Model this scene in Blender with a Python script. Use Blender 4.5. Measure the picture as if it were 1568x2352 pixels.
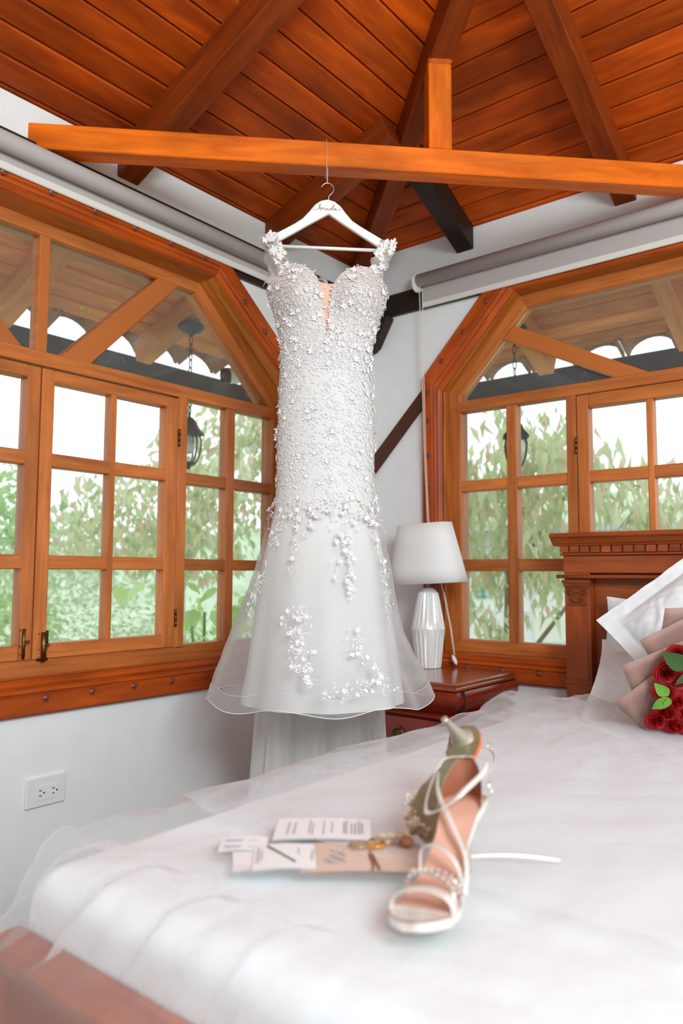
import bpy, bmesh, math, random
from mathutils import Vector, Matrix, noise
random.seed(7)
sc = bpy.context.scene
for o in list(bpy.data.objects): bpy.data.objects.remove(o, do_unlink=True)
COL = sc.collection
H = 1.05            # eye height: z values below are written relative to it
# ------------------------------------------------------------------ camera, sky, lights, exposure
cam = bpy.data.cameras.new('camera'); camo = bpy.data.objects.new('camera', cam); COL.objects.link(camo)
yaw, pit, rol = math.radians(38.924), math.radians(4.640), math.radians(0.214)
fw = Vector((-math.sin(yaw)*math.cos(pit), math.cos(yaw)*math.cos(pit), math.sin(pit)))
rt = Vector((math.cos(yaw), math.sin(yaw), 0)); up = rt.cross(fw)
r2 = rt*math.cos(rol)+up*math.sin(rol); u2 = up*math.cos(rol)-rt*math.sin(rol)
m = Matrix((r2, u2, -fw)).transposed().to_4x4(); m.translation = Vector((2.05, -2.649, H)); camo.matrix_world = m
cam.sensor_fit = 'VERTICAL'; cam.sensor_height = 36; cam.lens = 1735.65/2352*36
cam.clip_start = 0.05; cam.clip_end = 300
cam.dof.use_dof = True; cam.dof.focus_distance = 2.15; cam.dof.aperture_fstop = 2.5
sc.camera = camo
w = bpy.data.worlds.new('overcast_sky'); sc.world = w; w.use_nodes = True
nt = w.node_tree; bg = nt.nodes['Background']
bg.inputs[0].default_value = (0.90, 0.97, 1.0, 1); bg.inputs[1].default_value = 1.5
def area(name, loc, target, size, power, color=(1, 1, 1)):
    l = bpy.data.lights.new(name, 'AREA'); l.energy = power; l.shape = 'DISK'; l.size = size; l.color = color
    o = bpy.data.objects.new(name, l); COL.objects.link(o); o.location = loc
    o.rotation_euler = (Vector(target)-Vector(loc)).to_track_quat('-Z', 'Y').to_euler(); return o
area('bounce_flash', (3.5, -2.9, 2.2), (0.6, -0.8, 1.2), 1.0, 66, (.88, .97, 1))
vs = sc.view_settings; vs.view_transform = 'Standard'; vs.look = 'None'; vs.gamma = 1; vs.use_curve_mapping = False; vs.exposure = 0.20
try: sc.cycles.transparent_max_bounces = 32
except Exception: pass
# ------------------------------------------------------------------ materials
def nodes(name):
    mt = bpy.data.materials.new(name); mt.use_nodes = True
    return mt, mt.node_tree, mt.node_tree.nodes['Principled BSDF']
def N(t, typ, **kw):
    n = t.nodes.new(typ)
    for k, v in kw.items():
        if k in n.inputs.keys(): n.inputs[k].default_value = v
        else: setattr(n, k, v)
    return n
def ramp(t, stops):
    n = t.nodes.new('ShaderNodeValToRGB'); e = n.color_ramp.elements
    while len(e) < len(stops): e.new(0.5)
    for i, (p, c) in enumerate(stops): e[i].position = p; e[i].color = (*c, 1)
    return n
def plain(name, col, rough=.5, metal=0., bump=0., bscale=60, vary=.0, coat=0., trans=0.):
    mt, t, b = nodes(name); b.inputs['Roughness'].default_value = rough; b.inputs['Metallic'].default_value = metal
    b.inputs['Coat Weight'].default_value = coat
    if bump or vary:
        tc = N(t, 'ShaderNodeTexCoord'); nz = N(t, 'ShaderNodeTexNoise', Scale=bscale, Detail=4.)
        t.links.new(tc.outputs['Object'], nz.inputs['Vector'])
    if vary:
        r = ramp(t, [(.3, [c*(1-vary) for c in col]), (.7, [min(1, c*(1+vary)) for c in col])])
        t.links.new(nz.outputs['Fac'], r.inputs['Fac']); t.links.new(r.outputs['Color'], b.inputs['Base Color'])
    else: b.inputs['Base Color'].default_value = (*col, 1)
    if bump:
        bp = N(t, 'ShaderNodeBump', Strength=bump, Distance=.004); t.links.new(nz.outputs['Fac'], bp.inputs['Height'])
        t.links.new(bp.outputs['Normal'], b.inputs['Normal'])
    return mt
def wood(name, dark, light, rough=.35, coat=.25, grain=22., var=.25, mottle=.5, bump=.15, spec=.3):
    mt, t, b = nodes(name)
    uv = N(t, 'ShaderNodeUVMap'); oi = N(t, 'ShaderNodeObjectInfo')
    add = N(t, 'ShaderNodeVectorMath', operation='ADD'); t.links.new(uv.outputs['UV'], add.inputs[0])
    mul = N(t, 'ShaderNodeVectorMath', operation='SCALE'); mul.inputs[0].default_value = (7.3, 3.1, 0); t.links.new(oi.outputs['Random'], mul.inputs['Scale'])
    t.links.new(mul.outputs['Vector'], add.inputs[1])
    mp = N(t, 'ShaderNodeMapping'); mp.inputs['Scale'].default_value = (1.6, grain, 1); t.links.new(add.outputs['Vector'], mp.inputs['Vector'])
    n1 = N(t, 'ShaderNodeTexNoise', Scale=2.2, Detail=7., Roughness=.62, Distortion=.6); t.links.new(mp.outputs['Vector'], n1.inputs['Vector'])
    mp2 = N(t, 'ShaderNodeMapping'); mp2.inputs['Scale'].default_value = (1.3, 4, 1); t.links.new(add.outputs['Vector'], mp2.inputs['Vector'])
    n2 = N(t, 'ShaderNodeTexNoise', Scale=2.4, Detail=3.); t.links.new(mp2.outputs['Vector'], n2.inputs['Vector'])
    mid = [(a+c)/2 for a, c in zip(dark, light)]
    r = ramp(t, [(.28, dark), (.5, mid), (.72, light)]); t.links.new(n1.outputs['Fac'], r.inputs['Fac'])
    mr = N(t, 'ShaderNodeMapRange'); mr.inputs[1].default_value = .3; mr.inputs[2].default_value = .7
    mr.inputs[3].default_value = 1-mottle*.5; mr.inputs[4].default_value = 1+mottle*.35; t.links.new(n2.outputs['Fac'], mr.inputs[0])
    mr2 = N(t, 'ShaderNodeMapRange'); mr2.inputs[3].default_value = 1-var; mr2.inputs[4].default_value = 1+var; t.links.new(oi.outputs['Random'], mr2.inputs[0])
    mm = N(t, 'ShaderNodeMath', operation='MULTIPLY'); t.links.new(mr.outputs[0], mm.inputs[0]); t.links.new(mr2.outputs[0], mm.inputs[1])
    hs = N(t, 'ShaderNodeHueSaturation'); t.links.new(r.outputs['Color'], hs.inputs['Color']); t.links.new(mm.outputs[0], hs.inputs['Value'])
    t.links.new(hs.outputs['Color'], b.inputs['Base Color'])
    b.inputs['Roughness'].default_value = rough; b.inputs['Coat Weight'].default_value = coat; b.inputs['Coat Roughness'].default_value = .25; b.inputs['Specular IOR Level'].default_value = spec
    bp = N(t, 'ShaderNodeBump', Strength=bump, Distance=.002); t.links.new(n1.outputs['Fac'], bp.inputs['Height']); t.links.new(bp.outputs['Normal'], b.inputs['Normal'])
    return mt
M = {}
M['ceil'] = wood('ceiling_boards', (.36, .044, .003), (.66, .108, .006), .45, .05, 12, .32, .7, .1, .2)
M['rafter'] = wood('rafter_wood', (.15, .022, .003), (.28, .050, .006), .45, .08, 20, .15, .5, .1, .2)
M['tie'] = wood('tie_beam_wood', (.55, .088, .004), (.88, .200, .010), .4, .1, 12, .05, .7, .1, .2)
M['darkbeam'] = wood('dark_stained_beam', (.012, .006, .004), (.035, .018, .011), .55, .1, 20, .15)
M['brace'] = wood('brace_wood', (.045, .013, .007), (.10, .030, .015), .5, .1, 18, .15)
M['trim'] = wood('red_varnished_trim', (.30, .040, .004), (.55, .100, .008), .32, .18, 12, .08, .5)
M['jamb'] = wood('amber_jamb', (.34, .085, .010), (.56, .17, .020), .33, .25, 16, .08)
M['sash'] = wood('honey_sash_wood', (.38, .100, .022), (.62, .20, .045), .42, .12, 20, .16, .4)
M['eave'] = wood('flashlit_weathered_eave', (.54, .17, .05), (.78, .30, .10), .6, 0, 14, .2)  # weathered tone, with flash light through the glass put into the colour
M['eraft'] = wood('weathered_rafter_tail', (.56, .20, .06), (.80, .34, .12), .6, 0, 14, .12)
M['outbeam'] = wood('black_outer_beam', (.008, .008, .009), (.02, .02, .02), .6, 0, 14, .1)
M['mahog'] = wood('mahogany_veneer', (.15, .012, .004), (.28, .026, .008), .24, .5, 10, .05, .5, .04)
M['mahogtop'] = wood('mahogany_top', (.20, .036, .014), (.34, .075, .030), .18, .8, 10, .05, .4, .03)
M['cedar'] = wood('headboard_cedar', (.24, .045, .009), (.42, .095, .019), .38, .15, 14, .06, .5)
M['cedard'] = wood('carved_cedar', (.17, .032, .007), (.28, .060, .012), .38, .15, 14, .06, .4)
M['plug'] = plain('plug_wood', (.16, .035, .018), .35, coat=.3, bump=.2, bscale=200, vary=.3)
M['wall'] = plain('white_plaster', (.81, .83, .83), .75, bump=.25, bscale=14, vary=.02)
M['floor'] = plain('floor_tile', (.25, .17, .11), .5)
M['dark'] = plain('dark_gap', (.02, .008, .004), .9)
M['blind'] = plain('grey_blind_fabric', (.46, .42, .41), .8, bump=.2, bscale=700, vary=.06)
M['bar'] = plain('ivory_bottom_bar', (.72, .70, .65), .45)
M['plastic'] = plain('white_plastic', (.80, .81, .80), .35, coat=.2)
M['bead'] = plain('ivory_bead', (.82, .78, .68), .35)
M['brass'] = plain('aged_brass', (.20, .135, .06), .4, 1., .2, 120, .25)
M['black'] = plain('black_metal', (.02, .02, .022), .45, .3)
M['slot'] = plain('socket_slot', (.02, .02, .025), .6)
M['ceramic'] = plain('white_glazed_ceramic', (.84, .86, .85), .16, coat=.5)
M['shade'] = plain('white_fabric_shade', (.85, .86, .85), .8)
M['steel'] = plain('brushed_steel', (.6, .58, .56), .3, 1.)
M['bed'] = plain('white_quilt_cotton', (.82, .875, .895), .85, bump=.35, bscale=42, vary=.015)
M['mattress'] = plain('mattress_ticking', (.80, .80, .80), .8)
M['paperw'] = plain('white_card', (.88, .89, .90), .6)
M['paperb'] = plain('beige_card', (.72, .56, .46), .7, vary=.04, bscale=9)
M['ink'] = plain('grey_ink', (.50, .51, .55), .7)
M['wrap'] = plain('dusty_pink_wrap', (.41, .245, .205), .6, vary=.08, bscale=8)
M['rose'] = plain('red_rose_petal', (.36, .003, .005), .5, vary=.45, bscale=55)
M['leafd'] = plain('dark_green_leaf', (.035, .10, .02), .35, coat=.3, vary=.3, bscale=20)
M['leafl'] = plain('fresh_green_leaf', (.15, .34, .04), .4, vary=.3, bscale=20)
M['tile'] = plain('clay_roof_tile', (.30, .16, .10), .8, vary=.3, bscale=12)
M['bark'] = plain('pale_bark', (.62, .60, .54), .8, vary=.2, bscale=10)
M['barkd'] = plain('brown_bark', (.30, .22, .16), .9, vary=.25, bscale=10)
M['grass'] = plain('bounce_pale_lawn', (.42, .46, .30), .9, vary=.2, bscale=1.5)  # paler than real grass: colour lifted to bounce light onto the soffit
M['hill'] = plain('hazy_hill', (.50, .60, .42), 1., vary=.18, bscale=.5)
M['bldg'] = plain('white_render', (.80, .82, .83), .8)
M['bldroof'] = plain('grey_roof', (.5, .52, .54), .7)
M['sign'] = plain('sign_green', (.01, .32, .26), .5)
M['signl'] = plain('sign_lime', (.12, .55, .10), .5)
M['cream'] = plain('cream_panel', (.80, .81, .74), .7)
M['nude'] = plain('nude_mesh', (.76, .50, .38), .7)
M['satin'] = plain('ivory_satin_lining', (.67, .675, .66), .6)
M['lace'] = plain('white_lace_thread', (.80, .79, .785), .5)
M['bodice'] = plain('blush_white_bodice', (.66, .595, .575), .6, bump=.5, bscale=160, vary=.10)
_t = M['bodice'].node_tree; _b = _t.nodes['Principled BSDF']; _r = [n for n in _t.nodes if n.type == 'VALTORGB'][0]
_tc = N(_t, 'ShaderNodeTexCoord'); _sx = N(_t, 'ShaderNodeSeparateXYZ'); _t.links.new(_tc.outputs['Object'], _sx.inputs[0])
_mr = N(_t, 'ShaderNodeMapRange'); _mr.inputs[1].default_value = H+.60; _mr.inputs[2].default_value = H+.76; _t.links.new(_sx.outputs['Z'], _mr.inputs[0])
_mx = N(_t, 'ShaderNodeMixRGB'); _mx.inputs[1].default_value = (.66, .66, .645, 1); _t.links.new(_mr.outputs[0], _mx.inputs[0]); _t.links.new(_r.outputs['Color'], _mx.inputs[2]); _t.links.new(_mx.outputs[0], _b.inputs['Base Color'])
M['hanger'] = plain('white_lacquer', (.84, .84, .83), .35, coat=.2)
M['gold'] = plain('copper_lettering', (.20, .12, .08), .4, .5)
M['thread'] = plain('clear_thread', (.75, .70, .65), .4)
M['shoein'] = plain('blush_insole', (.70, .40, .30), .45, vary=.08, bscale=30)
M['shoebr'] = plain('tan_counter_lining', (.33, .115, .055), .5)
M['shoest'] = plain('pearl_strap', (.78, .75, .70), .28, .25, coat=.5)
M['sole'] = plain('taupe_sole', (.26, .22, .13), .38, .3)
M['soleor'] = plain('orange_sole_edge', (.75, .16, .02), .4)
M['heelm'] = plain('pewter_heel', (.46, .42, .33), .35, .3)
M['rhine'] = plain('rhinestone', (.75, .73, .70), .18, .85)
M['dried'] = plain('dried_flower', (.58, .44, .32), .8, vary=.35, bscale=90)
M['driedl'] = plain('ivory_dried_flower', (.80, .74, .64), .7, vary=.1, bscale=60)
M['wax'] = plain('amber_wax', (.50, .20, .02), .25, coat=.6, vary=.3, bscale=80)
M['waxd'] = plain('olive_wax', (.30, .20, .08), .3, coat=.5)
M['rug'] = plain('brown_shag', (.10, .055, .035), .9, vary=.4, bscale=40)
def leafmat(name, cols, t_=.5):
    mt, t, b = nodes(name); out = [n for n in t.nodes if n.type == 'OUTPUT_MATERIAL'][0]
    at = N(t, 'ShaderNodeVertexColor'); at.layer_name = 'tone'
    sp = N(t, 'ShaderNodeSeparateColor'); t.links.new(at.outputs['Color'], sp.inputs['Color'])
    r = ramp(t, [(i/(len(cols)-1), c) for i, c in enumerate(cols)]); t.links.new(sp.outputs[0], r.inputs['Fac'])
    df = N(t, 'ShaderNodeBsdfDiffuse'); tr = N(t, 'ShaderNodeBsdfTranslucent'); mx = N(t, 'ShaderNodeMixShader'); mx.inputs[0].default_value = t_
    t.links.new(r.outputs['Color'], df.inputs['Color']); t.links.new(r.outputs['Color'], tr.inputs['Color'])
    t.links.new(df.outputs[0], mx.inputs[1]); t.links.new(tr.outputs[0], mx.inputs[2]); t.links.new(mx.outputs[0], out.inputs['Surface'])
    return mt
M['foliage'] = leafmat('hazed_foliage', [(.46, .54, .32), (.62, .70, .42), (.74, .78, .54), (.82, .60, .46)])  # veiling haze and overexposure painted into the foliage colours as paleness
M['foliage2'] = leafmat('bright_foliage', [(.34, .50, .22), (.48, .66, .30), (.66, .80, .44)])
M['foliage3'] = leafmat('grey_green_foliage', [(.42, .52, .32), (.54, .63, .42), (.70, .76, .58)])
def sheer(name, col, dens, trans=.45, power=1.0, fade=None):
    mt, t, b = nodes(name); out = [n for n in t.nodes if n.type == 'OUTPUT_MATERIAL'][0]; t.nodes.remove(b)
    df = N(t, 'ShaderNodeBsdfDiffuse'); df.inputs[0].default_value = (*col, 1)
    tl = N(t, 'ShaderNodeBsdfTranslucent'); tl.inputs[0].default_value = (*col, 1)
    m1 = N(t, 'ShaderNodeMixShader'); m1.inputs[0].default_value = trans; t.links.new(df.outputs[0], m1.inputs[1]); t.links.new(tl.outputs[0], m1.inputs[2])
    tp = N(t, 'ShaderNodeBsdfTransparent')
    lw = N(t, 'ShaderNodeLayerWeight'); lw.inputs['Blend'].default_value = .5
    # alpha = 1-(1-dens)^(1/cos)
    inv = N(t, 'ShaderNodeMath', operation='SUBTRACT'); inv.inputs[0].default_value = 1.02; t.links.new(lw.outputs['Facing'], inv.inputs[1])
    rc = N(t, 'ShaderNodeMath', operation='DIVIDE'); rc.inputs[0].default_value = power; t.links.new(inv.outputs[0], rc.inputs[1])
    pw = N(t, 'ShaderNodeMath', operation='POWER'); pw.inputs[0].default_value = 1-dens; t.links.new(rc.outputs[0], pw.inputs[1])
    if fade:          # fewer net layers towards the top, where the net is sewn on
        tc = N(t, 'ShaderNodeTexCoord'); sx = N(t, 'ShaderNodeSeparateXYZ'); t.links.new(tc.outputs['Object'], sx.inputs[0])
        mr = N(t, 'ShaderNodeMapRange', interpolation_type='SMOOTHSTEP'); mr.inputs[1].default_value = H+fade[0]; mr.inputs[2].default_value = H+fade[1]; mr.inputs[3].default_value = 0; mr.inputs[4].default_value = 1
        t.links.new(sx.outputs['Z'], mr.inputs[0]); mm = N(t, 'ShaderNodeMath', operation='MULTIPLY'); t.links.new(rc.outputs[0], mm.inputs[0]); t.links.new(mr.outputs[0], mm.inputs[1]); t.links.new(mm.outputs[0], pw.inputs[1])
    al = N(t, 'ShaderNodeMath', operation='SUBTRACT'); al.inputs[0].default_value = 1; t.links.new(pw.outputs[0], al.inputs[1])
    m2 = N(t, 'ShaderNodeMixShader'); t.links.new(al.outputs[0], m2.inputs[0]); t.links.new(tp.outputs[0], m2.inputs[1]); t.links.new(m1.outputs[0], m2.inputs[2])
    t.links.new(m2.outputs[0], out.inputs['Surface']); return mt
M['tulle'] = sheer('skirt_tulle', (.76, .77, .76), .17, fade=(.215, -.02))
M['tulleu'] = sheer('skirt_under_tulle', (.76, .77, .76), .15, fade=(.10, -.10))
M['tulle2'] = sheer('hem_band_tulle', (.78, .80, .80), .26)
M['train'] = sheer('train_tulle', (.93, .935, .92), .80, .5)
M['veil'] = sheer('veil_tulle', (.92, .955, .97), .16, .5)
def glass(name):
    mt, t, b = nodes(name); out = [n for n in t.nodes if n.type == 'OUTPUT_MATERIAL'][0]; t.nodes.remove(b)
    tp = N(t, 'ShaderNodeBsdfTransparent'); tp.inputs[0].default_value = (.95, .97, .96, 1)
    gl = N(t, 'ShaderNodeBsdfGlossy'); gl.inputs['Roughness'].default_value = .02
    fr = N(t, 'ShaderNodeFresnel'); fr.inputs[0].default_value = 1.3
    m1 = N(t, 'ShaderNodeMixShader'); t.links.new(fr.outputs[0], m1.inputs[0]); t.links.new(tp.outputs[0], m1.inputs[1]); t.links.new(gl.outputs[0], m1.inputs[2])
    df = N(t, 'ShaderNodeBsdfDiffuse'); df.inputs[0].default_value = (.85, .87, .88, 1)
    tc = N(t, 'ShaderNodeTexCoord')
    nz = N(t, 'ShaderNodeTexVoronoi', Scale=70.); t.links.new(tc.outputs['Object'], nz.inputs['Vector'])
    lt = N(t, 'ShaderNodeMath', operation='LESS_THAN'); lt.inputs[1].default_value = .10; t.links.new(nz.outputs['Distance'], lt.inputs[0])
    n2 = N(t, 'ShaderNodeTexNoise', Scale=7., Detail=2.); t.links.new(tc.outputs['Object'], n2.inputs['Vector'])
    mr = N(t, 'ShaderNodeMapRange'); mr.inputs[1].default_value = .52; mr.inputs[2].default_value = .75; mr.inputs[3].default_value = 0; mr.inputs[4].default_value = .8
    t.links.new(n2.outputs['Fac'], mr.inputs[0])
    mu = N(t, 'ShaderNodeMath', operation='MULTIPLY'); t.links.new(lt.outputs[0], mu.inputs[0]); t.links.new(mr.outputs[0], mu.inputs[1])
    ad = N(t, 'ShaderNodeMath', operation='ADD'); ad.inputs[1].default_value = .035; t.links.new(mu.outputs[0], ad.inputs[0])
    m2 = N(t, 'ShaderNodeMixShader'); t.links.new(ad.outputs[0], m2.inputs[0]); t.links.new(m1.outputs[0], m2.inputs[1]); t.links.new(df.outputs[0], m2.inputs[2])
    t.links.new(m2.outputs[0], out.inputs['Surface']); return mt
M['glass'] = glass('dusty_window_glass')
def clearglass(name):
    mt, t, b = nodes(name); out = [n for n in t.nodes if n.type == 'OUTPUT_MATERIAL'][0]; t.nodes.remove(b)
    tp = N(t, 'ShaderNodeBsdfTransparent'); tp.inputs[0].default_value = (.9, .93, .93, 1)
    gl = N(t, 'ShaderNodeBsdfGlossy'); gl.inputs['Roughness'].default_value = .05
    m1 = N(t, 'ShaderNodeMixShader'); m1.inputs[0].default_value = .12; t.links.new(tp.outputs[0], m1.inputs[1]); t.links.new(gl.outputs[0], m1.inputs[2])
    t.links.new(m1.outputs[0], out.inputs['Surface']); return mt
M['lglass'] = clearglass('lantern_glass')
# ------------------------------------------------------------------ mesh helpers
V = Vector
class MB:
    def __init__(s): s.v = []; s.f = []; s.uv = []; s.tone = []
    def face(s, idx, uvs=None): s.f.append(tuple(idx)); s.uv.append(uvs)
    def poly(s, pts, uvs=None):
        b = len(s.v); s.v += [V(p) for p in pts]; s.face(range(b, b+len(pts)), uvs)
    def hexa(s, A, B, uo=None):
        """A, B: rings of points (same count); sides + caps; u runs A to B, v round the ring"""
        if uo is None: uo = (random.random()*9, random.random()*9)
        n = len(A); b = len(s.v); s.v += [V(p) for p in A]+[V(p) for p in B]
        L = (V(B[0])-V(A[0])).length; per = 0
        for i in range(n):
            j = (i+1) % n; e = (V(A[j])-V(A[i])).length
            s.face((b+i, b+j, b+n+j, b+n+i), [(uo[0], uo[1]+per), (uo[0], uo[1]+per+e), (uo[0]+L, uo[1]+per+e), (uo[0]+L, uo[1]+per)]); per += e
        s.face(range(b+n-1, b-1, -1), [(uo[0]+.01*i, uo[1]) for i in range(n)]); s.face(range(b+n, b+2*n), [(uo[0]+.01*i, uo[1]) for i in range(n)])
    def box(s, lo, hi, axis=0):
        lo = V(lo); hi = V(hi); a = axis; b_, c = [(1, 2), (2, 0), (0, 1)][a]
        def P(i, j, k):
            q = [0, 0, 0]; q[a] = (lo, hi)[i][a]; q[b_] = (lo, hi)[j][b_]; q[c] = (lo, hi)[k][c]; return V(q)
        s.hexa([P(0, 0, 0), P(0, 1, 0), P(0, 1, 1), P(0, 0, 1)], [P(1, 0, 0), P(1, 1, 0), P(1, 1, 1), P(1, 0, 1)])
    def beam(s, p0, p1, wv, tv):
        p0, p1, wv, tv = V(p0), V(p1), V(wv), V(tv)
        r = lambda p: [p-wv/2-tv/2, p+wv/2-tv/2, p+wv/2+tv/2, p-wv/2+tv/2]
        s.hexa(r(p0), r(p1))
    def grid(s, fn, nu, nv, cu=False, cv=False, uvf=None):
        b = len(s.v); mu = nu if cu else nu+1; mv = nv if cv else nv+1
        for i in range(mu):
            for j in range(mv): s.v.append(V(fn(i/nu, j/nv)))
        for i in range(nu):
            for j in range(nv):
                a = lambda x, y: b+(x % mu)*mv+(y % mv)
                q = [(i/nu, j/nv), ((i+1)/nu, j/nv), ((i+1)/nu, (j+1)/nv), (i/nu, (j+1)/nv)]
                s.face((a(i, j), a(i+1, j), a(i+1, j+1), a(i, j+1)), [uvf(*x) for x in q] if uvf else q)
    def tube(s, path, r, n=8, closed=False):
        path = [V(p) for p in path]; m_ = len(path); rr = r if isinstance(r, (list, tuple)) else [r]*m_
        rings = []; prev = None
        for i, p in enumerate(path):
            a = path[i-1] if (i > 0 or closed) else p; c = path[(i+1) % m_] if (i < m_-1 or closed) else p
            t = (c-a).normalized() if (c-a).length > 1e-9 else V((0, 0, 1))
            if prev is None:
                x = t.orthogonal().normalized()
            else:
                x = prev-t*prev.dot(t); x = x.normalized() if x.length > 1e-6 else t.orthogonal().normalized()
            prev = x; y = t.cross(x)
            rings.append([p+(x*math.cos(k*2*math.pi/n)+y*math.sin(k*2*math.pi/n))*rr[i] for k in range(n)])
        b = len(s.v)
        for q in rings: s.v += q
        for i in range(m_ if closed else m_-1):
            for k in range(n):
                i2 = (i+1) % m_; k2 = (k+1) % n
                s.face((b+i*n+k, b+i*n+k2, b+i2*n+k2, b+i2*n+k), [(i*.02, k/n*.05), (i*.02, (k+1)/n*.05), ((i+1)*.02, (k+1)/n*.05), ((i+1)*.02, k/n*.05)])
        if not closed:
            s.face([b+k for k in range(n-1, -1, -1)]); s.face([b+(m_-1)*n+k for k in range(n)])
    def lathe(s, prof, n=24, mat=None, sq=None):
        b = len(s.v); mt = mat or Matrix()
        for (r, z) in prof:
            for k in range(n):
                a = k*2*math.pi/n; x, y = math.cos(a), math.sin(a)
                if sq: x, y = x*sq[0], y*sq[1]
                s.v.append(mt @ V((r*x, r*y, z)))
        for i in range(len(prof)-1):
            for k in range(n):
                k2 = (k+1) % n; s.face((b+i*n+k, b+i*n+k2, b+(i+1)*n+k2, b+(i+1)*n+k))
        if prof[0][0] > 1e-5: s.face([b+k for k in range(n-1, -1, -1)])
        if prof[-1][0] > 1e-5: s.face([b+(len(prof)-1)*n+k for k in range(n)])
    def sphere(s, c, r, n=10, m_=6, sc_=(1, 1, 1)):
        c = V(c); pr = [(max(1e-6, math.sin(math.pi*i/m_))*r, -math.cos(math.pi*i/m_)*r) for i in range(m_+1)]
        s.lathe(pr, n, Matrix.Translation(c) @ Matrix.Diagonal((*sc_, 1)))
    def mesh(s, name, mat, smooth=False, weld=True):
        me = bpy.data.meshes.new(name); me.from_pydata([tuple(p) for p in s.v], [], s.f)
        ul = me.uv_layers.new(name='UVMap'); li = 0
        for f, u in zip(s.f, s.uv):
            for k in range(len(f)):
                if u: ul.data[li+k].uv = u[k]
            li += len(f)
        if s.tone:
            ca = me.color_attributes.new('tone', 'FLOAT_COLOR', 'POINT')
            for i, t in enumerate(s.tone): ca.data[i].color = (t, t, t, 1)
        if weld:
            bm = bmesh.new(); bm.from_mesh(me); bmesh.ops.recalc_face_normals(bm, faces=bm.faces); bm.to_mesh(me); bm.free()
        if mat: me.materials.append(mat)
        if smooth:
            for p in me.polygons: p.use_smooth = True
        me.update(); return me
    def build(s, name, mat, parent=None, smooth=False, bevel=0, seg=2, weld=True):
        o = bpy.data.objects.new(name, s.mesh(name, M[mat] if isinstance(mat, str) else mat, smooth, weld)); COL.objects.link(o)
        if parent: o.parent = parent; o.matrix_parent_inverse = parent.matrix_basis.inverted()
        if bevel:
            b = o.modifiers.new('bevel', 'BEVEL'); b.width = bevel; b.segments = seg; b.limit_method = 'ANGLE'; b.angle_limit = math.radians(40)
        return o
def empty(name, loc=(0, 0, 0), **kw):
    o = bpy.data.objects.new(name, None); o.location = loc; o.empty_display_size = .05; COL.objects.link(o)
    for k, v in kw.items(): o[k] = v
    return o
def tag(o, label=None, cat=None, group=None, kind=None):
    for k, v in (('label', label), ('category', cat), ('group', group), ('kind', kind)):
        if v: o[k] = v
    return o
def inst(name, me, parent, mw):
    o = bpy.data.objects.new(name, me); COL.objects.link(o); o.matrix_world = mw
    if parent:
        o.parent = parent; o.matrix_parent_inverse = parent.matrix_basis.inverted()
    return o
def board(name, p0, p1, wv, tv, mat, parent=None, bevel=.002):
    b = MB(); b.beam(p0, p1, wv, tv); return b.build(name, mat, parent, bevel=bevel, seg=1)
def lerp(a, b, t): return a+(b-a)*t
def table(tb, x):
    if x <= tb[0][0]: return tb[0][1:]
    for p, q in zip(tb, tb[1:]):
        if x <= q[0]:
            t = (x-p[0])/(q[0]-p[0]); t = t*t*(3-2*t)*.3+t*.7
            return tuple(lerp(a, b, t) for a, b in zip(p[1:], q[1:]))
    return tb[-1][1:]
def fbm(x, y, z=0., o=4):
    return noise.fractal(V((x, y, z)), 1.0, 2.0, o)
def Z(z): return H+z
# ------------------------------------------------------------------ room shell
def wall_with_hole(name, outer, hole, W, t, side):
    """outer/hole: (s, z) outlines on the wall plane; W(s, z, d) -> world; body runs d from 0 to -t"""
    bm = bmesh.new(); es = []
    for loop in (outer, hole):
        vs_ = [bm.verts.new(W(s, z, 0)) for s, z in loop]
        es += [bm.edges.new((vs_[i], vs_[(i+1) % len(vs_)])) for i in range(len(vs_))]
    bmesh.ops.triangle_fill(bm, edges=es, use_beauty=True)
    r = bmesh.ops.extrude_face_region(bm, geom=bm.faces[:]); d = V(W(0, 0, -t))-V(W(0, 0, 0))
    for v in [g for g in r['geom'] if isinstance(g, bmesh.types.BMVert)]:
        v.co += d
        if v.co.z > Z(1.30): v.co.z -= .4*t
    bmesh.ops.recalc_face_normals(bm, faces=bm.faces)
    me = bpy.data.meshes.new(name); bm.to_mesh(me); bm.free(); me.materials.append(M['wall'])
    o = bpy.data.objects.new(name, me); COL.objects.link(o); o['kind'] = 'structure'
    return o
WL = lambda s, z, d: V((d, -s, Z(z)))        # left wall: s runs from the corner towards the camera side
WR = lambda s, z, d: V((s, -d, Z(z)))        # right wall
SC = 1.497
def octo(s0, zc, sa, zt, zb, c):
    return [(s0, zb), (s0, zc), (sa, zt), (2*c-sa, zt), (2*c-s0, zc), (2*c-s0, zb)]
CL, CR = 1.477, 1.497
# octagon outlines: trim outer, trim inner, frame outer, frame inner (per window)
OL = dict(to=octo(.38, .796, .828, 1.165, -.402, CL), ti=octo(.468, .757, .858, 1.076, -.300, CL),
          fo=octo(.430, .640, .874, 1.064, -.303, CL), fi=octo(.482, .640, .890, 1.022, -.252, CL))
OR = dict(to=octo(.357, .816, .704, 1.184, -.407, CR), ti=octo(.447, .748, .772, 1.100, -.314, CR),
          fo=octo(.440, .766, .767, 1.099, -.309, CR), fi=octo(.492, .738, .790, 1.048, -.264, CR))
hole = lambda O: [(lerp(a[0], b_[0], .3), lerp(a[1], b_[1], .3)) for a, b_ in zip(O['ti'], O['to'])]
wl = wall_with_hole('wall_left', [(-.12, -H), (4.2, -H), (4.2, 1.378), (-.12, 1.378)], hole(OL), WL, .12, 'L')
wr = wall_with_hole('wall_right', [(0, -H), (4.2, -H), (4.2, 1.408), (0, 1.408)], hole(OR), WR, .12, 'R')
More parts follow.
